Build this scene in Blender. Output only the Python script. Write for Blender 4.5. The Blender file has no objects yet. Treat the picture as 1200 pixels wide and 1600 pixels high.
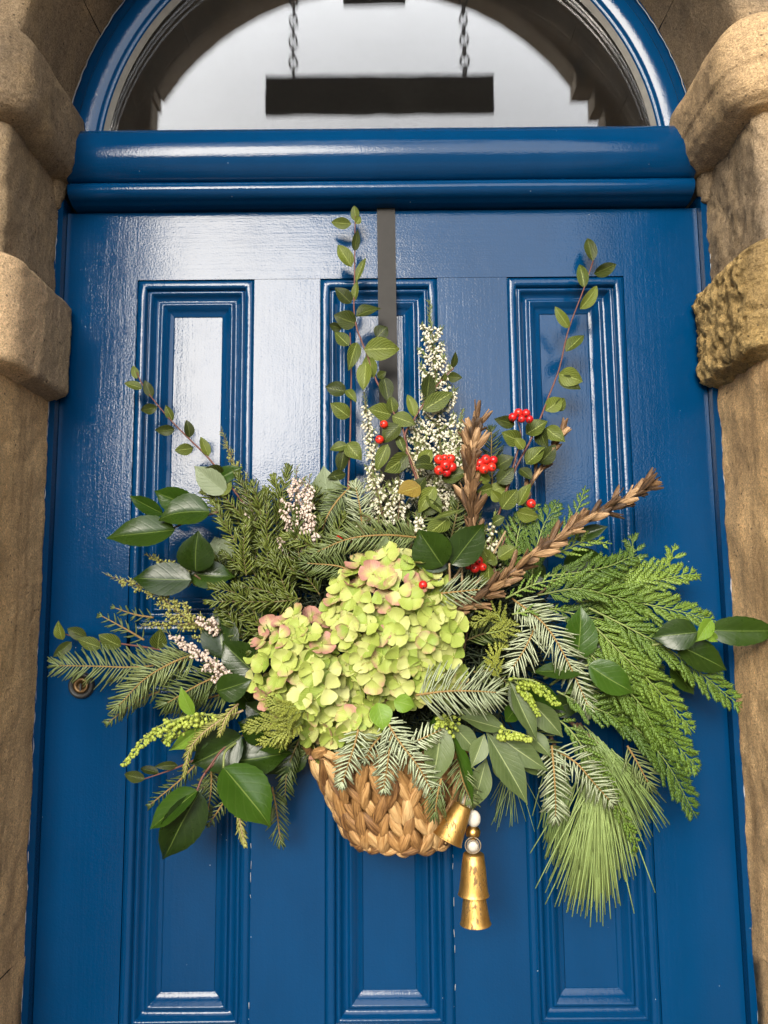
import bpy, bmesh, math, random
from mathutils import Vector, Matrix, noise
random.seed(11)
D2R = math.radians
sc = bpy.context.scene
C = bpy.context.scene.collection

# ------------------------------------------------------------------ camera
FPX, TILT, ROLL = 1200.0, math.atan(.1215), D2R(.5)
CAM = Vector((0, -1.2, 1.5))
FW = Vector((0, math.cos(TILT), math.sin(TILT)))
R0 = Vector((1, 0, 0)); U0 = Vector((0, -math.sin(TILT), math.cos(TILT)))
RT = R0*math.cos(ROLL) - U0*math.sin(ROLL)
UP = U0*math.cos(ROLL) + R0*math.sin(ROLL)
cam = bpy.data.cameras.new('camera'); camo = bpy.data.objects.new('camera', cam); C.objects.link(camo)
cam.sensor_fit = 'VERTICAL'; cam.sensor_height = 36; cam.lens = FPX/1600*36
cam.clip_start = .02; cam.clip_end = 400
m = Matrix((RT, UP, -FW)).transposed().to_4x4(); m.translation = CAM
camo.matrix_world = m
sc.camera = camo

# ------------------------------------------------------------------ light
SUN_EL, SUN_AZ = D2R(18.5), D2R(-14)     # a veiled winter sun, in front of the door and a little to its left
w = bpy.data.worlds.new('World'); sc.world = w; w.use_nodes = True
nt = w.node_tree; nt.nodes.clear()
sky = nt.nodes.new('ShaderNodeTexSky'); sky.sky_type = 'NISHITA'; sky.sun_disc = False
sky.sun_elevation = SUN_EL; sky.sun_rotation = math.pi - SUN_AZ
sky.dust_density = 2.0; sky.air_density = 1.0; sky.ozone_density = 1.0
hs = nt.nodes.new('ShaderNodeHueSaturation'); hs.inputs['Saturation'].default_value = .18
bg = nt.nodes.new('ShaderNodeBackground'); bg.inputs['Strength'].default_value = .15
ow = nt.nodes.new('ShaderNodeOutputWorld')
cl = nt.nodes.new('ShaderNodeMix'); cl.data_type = 'RGBA'; cl.inputs[0].default_value = .7; cl.inputs[7].default_value = (12.2, 12.4, 12.7, 1)   # an even layer of cloud
nt.links.new(sky.outputs[0], hs.inputs['Color']); nt.links.new(hs.outputs[0], cl.inputs[6]); nt.links.new(cl.outputs[2], bg.inputs['Color']); nt.links.new(bg.outputs[0], ow.inputs['Surface'])
sl = bpy.data.lights.new('sun', 'SUN'); sl.energy = 1.6; sl.angle = D2R(26); sl.color = (1, .91, .77)
so = bpy.data.objects.new('sun', sl); C.objects.link(so)
sv = Vector((math.sin(SUN_AZ)*math.cos(SUN_EL), -math.cos(SUN_AZ)*math.cos(SUN_EL), math.sin(SUN_EL)))
so.rotation_euler = sv.to_track_quat('Z', 'Y').to_euler(); so.location = sv*30
sc.view_settings.view_transform = 'Standard'; sc.view_settings.look = 'None'
sc.view_settings.exposure = 1.57; sc.view_settings.gamma = 1; sc.view_settings.use_curve_mapping = False
sc.cycles.use_denoising = True; sc.cycles.max_bounces = 8; sc.cycles.diffuse_bounces = 4
sc.cycles.glossy_bounces = 4; sc.cycles.transmission_bounces = 6; sc.cycles.transparent_max_bounces = 8
sc.cycles.caustics_reflective = False; sc.cycles.caustics_refractive = False
sc.cycles.sample_clamp_indirect = 6

# ------------------------------------------------------------------ helpers
def P(px, py, d=0.0):
    """point seen at pixel (px, py) of the 1200x1600 photograph, d metres in front of the door"""
    v = FW + RT*((px-600)/FPX) + UP*((800-py)/FPX)
    return CAM + v*((-d-CAM.y)/v.y)

WM = {}
def link(o, parent=None, world=None):
    C.objects.link(o)
    W = world if world is not None else Matrix()
    if parent is not None:
        o.parent = parent
        o.matrix_parent_inverse = Matrix()
        o.matrix_basis = WM[parent.name].inverted() @ W
    else:
        o.matrix_basis = W
    WM[o.name] = W
    return o

def thing(name, label, cat, loc=(0, 0, 0), group=None):
    o = bpy.data.objects.new(name, None); o.empty_display_size = .05
    link(o, None, Matrix.Translation(loc))
    o['label'] = label; o['category'] = cat
    if group: o['group'] = group
    return o

def tag(o, label, cat, group=None):
    o['label'] = label; o['category'] = cat
    if group: o['group'] = group
    return o

def mesh(name, verts, faces, mat, uvs=None, smooth=True):
    me = bpy.data.meshes.new(name)
    me.from_pydata([tuple(v) for v in verts], [], faces)
    if mat is not None: me.materials.append(mat)
    if smooth: me.polygons.foreach_set('use_smooth', [True]*len(me.polygons))
    if uvs is not None:
        ul = me.uv_layers.new(name='UVMap')
        li = [0]*len(me.loops); me.loops.foreach_get('vertex_index', li)
        flat = []
        for i in li: flat.extend(uvs[i])
        ul.data.foreach_set('uv', flat)
    me.update()
    return me

def part(name, me, parent=None, world=None, label=None, kind=None):
    """world-space mesh -> object (vertices made local to the parent when no matrix is given)"""
    o = bpy.data.objects.new(name, me)
    link(o, parent, world if world is not None else (WM[parent.name] if parent is not None else Matrix()))
    if world is None and parent is not None:
        me.transform(WM[parent.name].inverted())
    if label: o['label'] = label
    if kind: o['kind'] = kind
    return o

class MB:
    """collects raw geometry for one mesh"""
    def __init__(s): s.v = []; s.f = []; s.uv = []
    def add(s, vs, fs, uvs=None):
        k = len(s.v); s.v.extend(vs); s.f.extend([tuple(i+k for i in f) for f in fs])
        s.uv.extend(uvs if uvs is not None else [(0, 0)]*len(vs))
    def box(s, x0, x1, y0, y1, z0, z1):
        s.add([Vector(p) for p in ((x0,y0,z0),(x1,y0,z0),(x1,y1,z0),(x0,y1,z0),(x0,y0,z1),(x1,y0,z1),(x1,y1,z1),(x0,y1,z1))],
              [(0,3,2,1),(4,5,6,7),(0,1,5,4),(1,2,6,5),(2,3,7,6),(3,0,4,7)])
    def tube(s, pts, r0, r1=None, n=6, cap=True):
        r1 = r0 if r1 is None else r1
        N = len(pts); vs = []; fs = []; uv = []
        t0 = (pts[1]-pts[0]).normalized()
        a = t0.orthogonal().normalized()
        for i, p in enumerate(pts):
            t = (pts[min(i+1, N-1)]-pts[max(i-1, 0)]).normalized()
            a = (a - t*a.dot(t)).normalized(); b = t.cross(a)
            r = r0 + (r1-r0)*i/(N-1)
            for k in range(n):
                q = 2*math.pi*k/n
                vs.append(p + (a*math.cos(q) + b*math.sin(q))*r); uv.append((k/n, i/(N-1)))
        for i in range(N-1):
            for k in range(n):
                fs.append((i*n+k, i*n+(k+1) % n, (i+1)*n+(k+1) % n, (i+1)*n+k))
        if cap:
            fs.append(tuple(range(n-1, -1, -1))); fs.append(tuple((N-1)*n+k for k in range(n)))
        s.add(vs, fs, uv)
    def lathe(s, prof, M=Matrix(), n=24):
        """prof: (radius, height) pairs about the z axis of M"""
        vs = []; fs = []; uv = []
        for j, (r, h) in enumerate(prof):
            for k in range(n):
                q = 2*math.pi*k/n
                vs.append(M @ Vector((r*math.cos(q), r*math.sin(q), h))); uv.append((k/n, j/(len(prof)-1)))
        for j in range(len(prof)-1):
            for k in range(n):
                fs.append((j*n+k, j*n+(k+1) % n, (j+1)*n+(k+1) % n, (j+1)*n+k))
        s.add(vs, fs, uv)
    def mesh(s, name, mat, smooth=True): return mesh(name, s.v, s.f, mat, s.uv, smooth)

def boxm(name, mat, *a):
    b = MB(); b.box(*a); return b.mesh(name, mat, False)

def smooth_path(pts, n):
    """Catmull-Rom through pts, n points in all, evenly spread over the spans"""
    if len(pts) == 2:
        return [pts[0].lerp(pts[1], i/(n-1)) for i in range(n)]
    q = [pts[0]*2-pts[1]] + list(pts) + [pts[-1]*2-pts[-2]]
    L = [0]
    for i in range(len(pts)-1): L.append(L[-1]+(pts[i+1]-pts[i]).length)
    out = []
    for i in range(n):
        t = L[-1]*i/(n-1); k = 0
        while k < len(pts)-2 and t > L[k+1]: k += 1
        u = (t-L[k])/max(1e-9, L[k+1]-L[k])
        p0, p1, p2, p3 = q[k], q[k+1], q[k+2], q[k+3]
        out.append(.5*((2*p1)+(p2-p0)*u+(2*p0-5*p1+4*p2-p3)*u*u+(3*p1-p0-3*p2+p3)*u**3))
    return out

# ------------------------------------------------------------------ materials
class NT:
    def __init__(s, name):
        s.m = bpy.data.materials.new(name); s.m.use_nodes = True; s.t = s.m.node_tree
        s.b = s.t.nodes['Principled BSDF']; s.out = s.t.nodes['Material Output']
    def n(s, typ, **kw):
        x = s.t.nodes.new('ShaderNode'+typ)
        for k, v in kw.items():
            if k[0] == '_': x.inputs[k[1:].replace('_', ' ')].default_value = v
            else: setattr(x, k, v)
        return x
    def l(s, a, b): s.t.links.new(a, b)
    def set(s, **kw):
        for k, v in kw.items():
            k = k.replace('_', ' ')
            if hasattr(v, 'is_output') : s.l(v, s.b.inputs[k])
            else: s.b.inputs[k].default_value = v
    def coord(s, kind='Object', scale=(1, 1, 1)):
        tc = s.n('TexCoord'); mp = s.n('Mapping'); mp.inputs['Scale'].default_value = scale
        s.l(tc.outputs[kind], mp.inputs['Vector']); return mp.outputs[0]
    def pos(s, scale=(1, 1, 1)):
        g = s.n('NewGeometry'); mp = s.n('Mapping'); mp.inputs['Scale'].default_value = scale
        s.l(g.outputs['Position'], mp.inputs['Vector']); return mp.outputs[0]
    def noise(s, vec, scale, detail=4, rough=.6, out='Fac', dist=0.):
        x = s.n('TexNoise', _Scale=scale, _Detail=detail, _Roughness=rough, _Distortion=dist); s.l(vec, x.inputs['Vector']); return x.outputs[out]
    def ramp(s, fac, stops):
        r = s.n('ValToRGB'); e = r.color_ramp.elements
        while len(e) < len(stops): e.new(.5)
        for el, (p, c) in zip(e, stops):
            el.position = p; el.color = c if len(c) == 4 else (*c, 1)
        s.l(fac, r.inputs['Fac']); return r.outputs['Color']
    def mix(s, fac, a, b, mode='MIX'):
        x = s.n('Mix', data_type='RGBA', blend_type=mode)
        for sock, v in ((x.inputs['Factor'], fac), (x.inputs['A'], a), (x.inputs['B'], b)):
            pass
        for i, v in ((0, fac), (6, a), (7, b)):
            if hasattr(v, 'is_output'): s.l(v, x.inputs[i])
            else: x.inputs[i].default_value = v if i == 0 else (*v, 1)[:4]
        return x.outputs[2]
    def math(s, op, a, b=0., clamp=False):
        x = s.n('Math', operation=op, use_clamp=clamp)
        for i, v in ((0, a), (1, b)):
            if hasattr(v, 'is_output'): s.l(v, x.inputs[i])
            else: x.inputs[i].default_value = v
        return x.outputs[0]
    def bump(s, h, dist, strength=1., normal=None):
        x = s.n('Bump', _Strength=strength, _Distance=dist); s.l(h, x.inputs['Height'])
        if normal is not None: s.l(normal, x.inputs['Normal'])
        return x.outputs[0]

def blue_paint(name, strokes):
    """thick old gloss paint; strokes = scale vector that stretches the brush marks"""
    k = NT(name); p = k.pos()
    blotch = k.noise(k.pos((3, 3, 1.2)), 3.0, 4, .6)
    col = k.ramp(blotch, [(.3, (.0002, .0295, .091)), (.7, (.0004, .036, .110))])
    # chips and specks that show older white primer
    v = k.n('TexVoronoi', _Scale=55.0); k.l(p, v.inputs['Vector'])
    gate = k.math('GREATER_THAN', k.noise(p, 17., 2, .5), .60)
    spk = k.math('MULTIPLY', k.math('LESS_THAN', v.outputs['Distance'], .045), gate)
    col = k.mix(k.math('MULTIPLY', spk, .45), col, (.45, .5, .55))
    k.set(Base_Color=col, Roughness=k.ramp(k.noise(p, 26., 3, .6), [(.3, (.07,)*3), (.75, (.15,)*3)]), IOR=1.34)
    br = k.noise(k.pos(strokes), 1.0, 4, .65)
    peel = k.noise(p, 330., 2, .5)
    lump = k.noise(p, 55., 4, .6)
    n1 = k.bump(br, .0007, .34)
    n2 = k.bump(k.math('MULTIPLY', peel, k.noise(p, 6., 3, .6)), .0009, .42, n1)
    n3 = k.bump(lump, .0008, .2, n2)
    k.set(Normal=n3)
    return k.m

def stone_mat(name, base, dark, gold, rough_scale=1., streak=.5, bump=1., stain=0.):
    k = NT(name); p = k.pos()
    big = k.noise(p, 5., 6, .65, dist=.6)
    st = k.noise(k.pos((26, 26, 2.2)), 1., 5, .65)
    fine = k.noise(p, 140., 5, .7)
    grain = k.noise(p, 430., 3, .75)
    c = k.ramp(big, [(.25, dark), (.5, base), (.75, gold)])
    c = k.mix(streak, c, k.mix(1., c, k.ramp(st, [(.3, (.52, .48, .44)), (.5, (1, 1, 1)), (.8, (1.3, 1.22, 1.08))]), 'MULTIPLY'))
    c = k.mix(.55, c, k.mix(1., c, k.ramp(fine, [(.3, (.55, .53, .5)), (.7, (1.3, 1.28, 1.2))]), 'MULTIPLY'))
    c = k.mix(.85, c, k.mix(1., c, k.ramp(grain, [(.3, (.45, .44, .42)), (.7, (1.5, 1.47, 1.43))]), 'MULTIPLY'))
    pv = k.n('TexVoronoi', _Scale=70.); k.l(p, pv.inputs['Vector'])
    pit = k.math('MULTIPLY', k.math('LESS_THAN', pv.outputs['Distance'], .12), k.math('GREATER_THAN', k.noise(p, 14., 3, .6), .50))
    c = k.mix(k.math('MULTIPLY', pit, .7), c, (.05, .04, .03))
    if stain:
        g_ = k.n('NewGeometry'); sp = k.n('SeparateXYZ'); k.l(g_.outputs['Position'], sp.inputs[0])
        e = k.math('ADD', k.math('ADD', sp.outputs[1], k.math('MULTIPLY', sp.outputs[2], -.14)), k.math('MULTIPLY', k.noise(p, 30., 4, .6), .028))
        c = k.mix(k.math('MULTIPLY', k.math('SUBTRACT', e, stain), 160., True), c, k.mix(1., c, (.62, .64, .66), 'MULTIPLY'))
    k.set(Base_Color=c, Roughness=.92)
    k.b.inputs['Specular IOR Level'].default_value = .2
    n1 = k.bump(fine, .005*bump, .75); n2 = k.bump(grain, .0024*bump, .9, n1)
    n3 = k.bump(k.math('MULTIPLY', pit, -1.), .002, .6, k.bump(k.noise(k.pos((60, 60, 420)), 1., 3, .6), .0016*bump, .55, n2))
    k.set(Normal=n3)
    return k.m

M = {}
M['paint_v'] = blue_paint('blue_gloss_paint_upright', (150, 150, 7))
M['paint_h'] = blue_paint('blue_gloss_paint_level', (7, 150, 150))
M['stone'] = stone_mat('sandstone', (.66, .445, .235), (.38, .255, .14), (.72, .50, .27), streak=.7)
M['stone_grey'] = stone_mat('sooty_sandstone', (.33, .25, .165), (.15, .122, .092), (.48, .35, .20), streak=.45)
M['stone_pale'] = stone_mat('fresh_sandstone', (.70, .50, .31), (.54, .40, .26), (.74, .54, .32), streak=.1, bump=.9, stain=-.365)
M['stone_tan'] = stone_mat('tan_sandstone', (.56, .40, .235), (.33, .245, .16), (.64, .46, .26), streak=.1, bump=.9)
M['stone_rough'] = stone_mat('weathered_sandstone', (.60, .42, .18), (.20, .145, .08), (.76, .58, .29), streak=0., bump=2.2)

def plain(name, col, rough=.6, metal=0., spec=.5):
    k = NT(name); p = k.pos()
    v = k.noise(p, 60., 4, .6)
    c = k.mix(.5, col, k.mix(1., col, k.ramp(v, [(.3, (.7,)*3), (.7, (1.25,)*3)]), 'MULTIPLY'))
    k.set(Base_Color=c, Roughness=rough, Metallic=metal); k.b.inputs['Specular IOR Level'].default_value = spec
    return k.m
M['strap'] = plain('dull_grey_metal', (.02, .018, .016), .6, 0., .25)
M['black_iron'] = plain('black_iron', (.02, .02, .02), .5)
M['brass'] = plain('dull_brass', (.16, .10, .05), .45, 1.)
M['porch'] = plain('porch_stone', (.36, .285, .20), .9)
M['dark_hall'] = plain('dark_hall_paint', (.035, .032, .03), .9)
M['putty'] = plain('old_putty', (.20, .19, .17), .85)
M['caulk'] = plain('old_white_caulk', (.30, .30, .30), .7)
M['mortar'] = plain('crumbling_mortar', (.09, .07, .05), .95)
M['asphalt'] = plain('asphalt', (.05, .05, .05), .9)
M['paving'] = plain('stone_paving', (.13, .115, .095), .85)
M['slate'] = plain('slate', (.06, .06, .07), .7)
M['window_dark'] = plain('dark_window_glass', (.02, .02, .025), .1)
M['sign'] = plain('black_sign_paint', (.03, .03, .03), .7)

# ------------------------------------------------------------------ ground
def sheet(name, mat, x0, x1, y0, y1, z):
    o = part(name, mesh(name, [(x0,y0,z),(x1,y0,z),(x1,y1,z),(x0,y1,z)], [(0,1,2,3)], mat, None, False)); o['kind'] = 'structure'; return o
sheet('ground', M['asphalt'], -150, 150, -220, 60, -.16)
b = MB(); b.box(-30, 30, -5.0, 1.0, -.155, -.001); o = part('pavement', b.mesh('pavement', M['paving'], False)); o['kind'] = 'structure'

# ------------------------------------------------------------------ stone doorway
XL, XR, YF, Y0 = -.528, .530, -.19, -.012      # reveal faces, front face, back of the reveal
def fbm(p, s, o=4): return noise.fractal(p*s, .6, 2.1, o)
def sweep_L(side, prof, amp, freq, corner=.012, res=.010, xout=1.40, crag=0.):
    """prof: (offset from the stone face, z) swept along the reveal, round the arris and out along the front face"""
    # resample the profile
    pp = [Vector((a, b_, 0)) for a, b_ in prof]; rp = []
    for i in range(len(pp)-1):
        n = max(1, int(math.ceil((pp[i+1]-pp[i]).length/res)))
        for k in range(n): rp.append(pp[i].lerp(pp[i+1], k/n))
    rp.append(pp[-1])
    X = abs(XL) if side < 0 else XR
    path = []     # (x, y, nx, ny) for side = +1, outward normal
    n = int((abs(YF)-abs(Y0)-corner)/res)
    for i in range(n+1): path.append((X, Y0+(YF+corner-Y0)*i/n, -1, 0))
    for i in range(1, 7):
        q = math.pi/2*i/6; cx, cy = X+corner, YF+corner
        path.append((cx-corner*math.cos(q), cy-corner*math.sin(q), -math.cos(q), -math.sin(q)))
    for i in range(1, 25):
        u = (i/24)**1.6; path.append((X+corner+(xout-X-corner)*u, YF, 0, -1))
    vs = []; fs = []; W = len(rp)
    for (x, y, nx, ny) in path:
        for o_ in rp:
            p = Vector((x+nx*o_.x, y+ny*o_.x, o_.y))
            q = p*1.0; q.x *= side
            h = amp*fbm(q+Vector((3, 7, side)), freq)
            if crag: h += crag*(abs(fbm(q, freq*1.6, 5))*-1.6+.4)
            p.x += nx*h; p.y += ny*h; p.z += amp*.5*fbm(q+Vector((9, 1, 4)), freq)
            p.x *= side; vs.append(p)
    for i in range(len(path)-1):
        for k in range(W-1):
            f = (i*W+k, i*W+k+1, (i+1)*W+k+1, (i+1)*W+k)
            fs.append(f if side < 0 else f[::-1])
    # close the end that shows beside the door
    c0 = len(vs); cen = Vector((side*(X+.03), Y0+.004, sum(r.y for r in rp)/W)); vs.append(cen)
    for k in range(W-1): fs.append((k, c0, k+1) if side < 0 else (k+1, c0, k))
    return vs, fs

doorway = thing('stone_doorway', 'weathered sandstone arched doorway surround framing the blue door', 'doorway', (0, -.1, 0))
IMP = [(0,2.322),(.020,2.318),(.038,2.311),(.048,2.299),(.052,2.281),(.0515,2.262),(.048,2.240),(.046,2.238),(.042,2.214),(.033,2.200),(.017,2.190),(-.012,2.184)]
IMPL = [(0,2.322),(.014,2.318),(.028,2.311),(.036,2.300),(.039,2.284),(.040,2.262),(.039,2.232),(.036,2.208),(.029,2.196),(.018,2.189),(.005,2.185),(-.012,2.182)]
def blk(zt, zb): return [(-.004,zt),(.024,zt-.002),(.028,zt-.007),(.029,zt-.04),(.028,zb+.03),(.0275,zb+.001),(.024,zb-.005),(-.006,zb-.016)]
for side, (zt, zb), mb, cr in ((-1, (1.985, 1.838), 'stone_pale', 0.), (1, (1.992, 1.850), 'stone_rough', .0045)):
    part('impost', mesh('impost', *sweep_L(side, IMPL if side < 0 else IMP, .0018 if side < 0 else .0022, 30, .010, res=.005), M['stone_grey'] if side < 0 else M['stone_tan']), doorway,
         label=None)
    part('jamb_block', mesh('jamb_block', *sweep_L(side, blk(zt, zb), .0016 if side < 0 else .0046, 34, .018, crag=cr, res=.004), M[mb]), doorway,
         label='smooth pale projecting block' if side < 0 else 'rough pitted golden projecting block')
    part('jamb_stone', mesh('jamb_stone', *sweep_L(side, [(0, 2.215), (0, zt-.02)], .0032, 18, .014, crag=.003 if side > 0 else 0, res=.006), M['stone_grey']), doorway)
    part('jamb_stone', mesh('jamb_stone', *sweep_L(side, [(-.002, zb+.02), (0, zb-.03), (0, 1.0)], .0032, 16, .014, res=.007), M['stone']), doorway)
    part('jamb_stone', mesh('jamb_stone', *sweep_L(side, [(0, .9995), (0, 0.0)], .0022, 14, .014, res=.03), M['stone']), doorway)
for side in (-1, 1):
    vs = []; fs = []; nn = 14
    for i in range(nn+1):
        for j in range(nn+1):
            q = math.pi*i/nn; r_ = 2*math.pi*j/nn
            p = Vector((side*(.530+.016*math.sin(q)*math.cos(r_)), -.020+.022*math.sin(q)*math.sin(r_), 2.195+.050*math.cos(q)))
            p += Vector((side, -1, 0)).normalized()*.007*fbm(p, 40); vs.append(p)
    for i in range(nn):
        for j in range(nn): fs.append((i*(nn+1)+j, i*(nn+1)+j+1, (i+1)*(nn+1)+j+1, (i+1)*(nn+1)+j))
    part('mortar', mesh('mortar', vs, fs, M['stone_grey']), doorway)
# voussoirs
AC, AR = Vector((0, 0, 2.235)), .527
nv = 9; a0 = math.asin(.070/AR)
for i in range(nv):
    qa = a0+(math.pi-2*a0)*i/nv + (.0015 if i else 0); qb = a0+(math.pi-2*a0)*(i+1)/nv - .0015
    vs = []; fs = []; na = 14
    prof = [(AR, -.004), (AR, -.04), (AR, -.08), (AR, -.12), (AR, -.16), (AR, YF+.012), (AR+.004, YF+.004), (AR+.012, YF), (AR+.06, YF), (AR+.2, YF), (AR+.5, YF)]
    for j in range(na+1):
        q = qa+(qb-qa)*j/na
        for (r, y) in prof:
            p = Vector((r*math.cos(q), y, AC.z+r*math.sin(q)))
            h = .0018*fbm(p+Vector((i*3., 0, 0)), 18)
            p += Vector((-math.cos(q), -.6, -math.sin(q)))*h
            vs.append(p)
    Wp = len(prof)
    for j in range(na):
        for k in range(Wp-1): fs.append((j*Wp+k, (j+1)*Wp+k, (j+1)*Wp+k+1, j*Wp+k+1))
    part('voussoir', mesh('voussoir', vs, fs, M['stone_grey']), doorway)
# masonry above and beside
for q in ((-1.40, 1.40, -.15, .30, 3.2, 4.2), (-1.40, -.9, -.16, .30, 0, 3.199), (.9, 1.40, -.16, .30, 0, 3.199)):
    part('wall', boxm('wall', M['stone_grey'], *q), doorway)

# ------------------------------------------------------------------ porch (seen mirrored in the fanlight and the gloss paint)
porch = thing('stone_porch', 'arched stone porch opening mirrored in the fanlight glass', 'porch', (0, -1.6, 0))
for q in ((-1.55, -1.40, -1.75, .3, 0, 4.3), (1.40, 1.55, -1.75, .3, 0, 4.3)):
    part('side_wall', boxm('side_wall', M['porch'], *q), porch)
part('ceiling', boxm('ceiling', M['porch'], -1.40, 1.40, -1.5, -.15, 4.2, 4.3), porch)
YA, YB = -1.53, -1.44
gl, gr = -.855, .835
for q in ((-1.40, gl, YA, YB, 0, 3.39), (gr, 1.40, YA, YB, 0, 3.34)):
    part('pier', boxm('pier', M['porch'], *q), porch)
for q in ((.735, 1.40, YA, YB, 3.42, 3.53), (.80, 1.40, YA, YB, 3.3405, 3.4195), (-1.40, -.845, YA, YB, 3.3905, 3.44)):
    part('impost', boxm('impost', M['porch'], *q), porch)
# arch wall: segmental arch, centre x -.03
half, spr, rise = .80, 3.43, .47; cxA = -.035
Rr = (half**2+rise**2)/(2*rise); zc = spr+rise-Rr
vs = []; fs = []; n = 40
for i in range(n+1):
    x = cxA-half+2*half*i/n; z = zc+math.sqrt(Rr*Rr-(x-cxA)**2)
    for y in (YA, YB): vs.append(Vector((x, y, z)))
    for y in (YA, YB): vs.append(Vector((x, y, 4.6)))
for i in range(n):
    a, c = i*4, (i+1)*4
    fs += [(a, c, c+1, a+1), (a, a+2, c+2, c), (a+1, c+1, c+3, a+3), (a+2, a+3, c+3, c+2)]
part('arch', mesh('arch', vs, fs, M['porch'], None, False), porch)
for q in ((-1.40, cxA-half, YA, YB, 3.4405, 4.6), (cxA+half, 1.40, YA, YB, 3.5305, 4.6)):
    part('spandrel', boxm('spandrel', M['porch'], *q), porch)

# hanging sign, seen only as a reflection in the fanlight
YS = -1.47
hs_ = thing('hanging_sign', 'dark plank sign hung on two chains, mirrored in the fanlight', 'sign', (0, YS, 3.3))
part('sign_board', boxm('sign_board', M['sign'], -.434, .428, YS-.012, YS+.012, 3.340, 3.492), hs_)
part('hook_plate', boxm('hook_plate', M['sign'], -.14, .10, YS-.015, YS+.015, 3.80, 3.86), hs_)
for cx in (-.330, .322):
    k = 0; z = 3.510
    while z < 3.86:
        lk = MB(); pts = []
        for j in range(11):
            q = 2*math.pi*j/10; a = math.cos(q)*.0135; h = math.sin(q)*.028
            pts.append(Vector((cx+(a*1.15 if k % 2 else a*.2), YS+(0 if k % 2 else a), z+h)))
        lk.tube(pts, .0042, n=5, cap=False)
        part('chain_link', lk.mesh('chain_link', M['black_iron']), hs_); z += .043; k += 1

# terrace across the street: only its soft reflection reaches the paint
tr = thing('terraced_building', 'low stone terrace across the street, only mirrored in the paint', 'building', (0, -24, 0))
part('wall', boxm('wall', M['stone_grey'], -40, 40, -30, -24, 0, 3.4), tr)
part('roof', mesh('roof', [(-40.3,-23.7,3.4),(40.3,-23.7,3.4),(40.3,-27,5.0),(-40.3,-27,5.0),(-40.3,-30.3,3.4),(40.3,-30.3,3.4)], [(0,1,2,3),(3,2,5,4)], M['slate'], None, False), tr)
for i in range(12):
    x = -33+6*i; part('window', boxm('window', M['window_dark'], x, x+1.1, -24, -23.96, 1.1, 2.7), tr)

# ------------------------------------------------------------------ door frame, transom, fanlight
frame = thing('door_frame', 'blue painted door frame with rounded transom and arched fanlight surround', 'door frame', (0, -.01, 0))
for x0, x1 in ((-.535, -.519), (.5212, .537)):
    part('jamb', boxm('jamb', M['paint_v'], x0, x1, -.016, .05, 0, 2.165), frame)
def sweep_x(prof, x0, x1, n=60, wob=.0004):
    vs = []; fs = []; W = len(prof)
    for i in range(n+1):
        x = x0+(x1-x0)*i/n
        for (d, z) in prof:
            q = Vector((x*3, z*20, d*20)); vs.append(Vector((x, -d+wob*noise.noise(q*2), z+wob*noise.noise(q*2+Vector((5, 5, 5))))))
    for i in range(n):
        for k in range(W-1): fs.append((i*W+k, (i+1)*W+k, (i+1)*W+k+1, i*W+k+1))
    for base in (0, n*W):
        k0 = len(vs); vs += [vs[base+k]*1.0 for k in range(W)]
        fs.append(tuple(k0+k for k in (range(W-1, -1, -1) if base == 0 else range(W))))
    return vs, fs
def arc(cx, cz, rx, rz, a, b_, n=14): return [(cx+rx*math.cos(D2R(a+(b_-a)*i/n)), cz+rz*math.sin(D2R(a+(b_-a)*i/n))) for i in range(n+1)]
up = [(-.03, 2.290), (.006, 2.282)] + arc(.006, 2.2315, .044, .0505, 90, -62, 18) + [(.024, 2.186), (-.03, 2.186)]
lo = [(-.03, 2.1855), (.020, 2.1855)] + arc(.018, 2.169, .022, .0162, 80, -80, 12) + [(.018, 2.150), (-.03, 2.150)]
part('transom', mesh('transom', *sweep_x(up[::-1], -.509, .509), M['paint_h']), frame)
part('transom_bead', mesh('transom_bead', *sweep_x(lo[::-1], -.504, .504), M['paint_h']), frame)
def ring(prof, cx, cz, n=96, a0=0., a1=math.pi):
    vs = []; fs = []; W = len(prof)
    for i in range(n+1):
        q = a0+(a1-a0)*i/n
        for (r, d) in prof: vs.append(Vector((cx+r*math.cos(q), -d, cz+r*math.sin(q))))
    for i in range(n):
        for k in range(W-1): fs.append((i*W+k, (i+1)*W+k, (i+1)*W+k+1, i*W+k+1))
    return vs, fs
fx, fz = -.001, 2.225
fr = [(.545, .002), (.527, .004), (.523, .006), (.513, .0045), (.5105, .009), (.508, .0112), (.505, .0115), (.478, .0105), (.4755, .0085), (.4735, .005), (.471, .005), (.469, .0045), (.467, -.004)]
part('arch_frame', mesh('arch_frame', *ring(fr, fx, fz), M['paint_v']), frame)
part('putty', mesh('putty', *ring([(.467, .0035), (.464, -.001), (.461, -.0055)], fx, fz), M['putty']), frame)
def caulk(pts, rad):
    b = MB(); b.tube(pts, rad, rad, 5)
    for i, v in enumerate(b.v): b.v[i] = v+Vector((noise.noise(v*70), noise.noise(v*70+Vector((3, 3, 3)))*.5, noise.noise(v*70+Vector((7, 1, 3)))))*.0022
    part('old_caulk', b.mesh('old_caulk', M['caulk']), frame)
caulk([Vector((-.5285, -.0155, .75+.007*i)) for i in range(200)], .0008)
caulk([Vector((.5325, -.0155, .75+.007*i)) for i in range(200)], .0014)
caulk([Vector((fx+.5255*math.cos(q), -.010, fz+.5255*math.sin(q))) for q in [D2R(10+i) for i in range(161)]], .0007)
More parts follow.
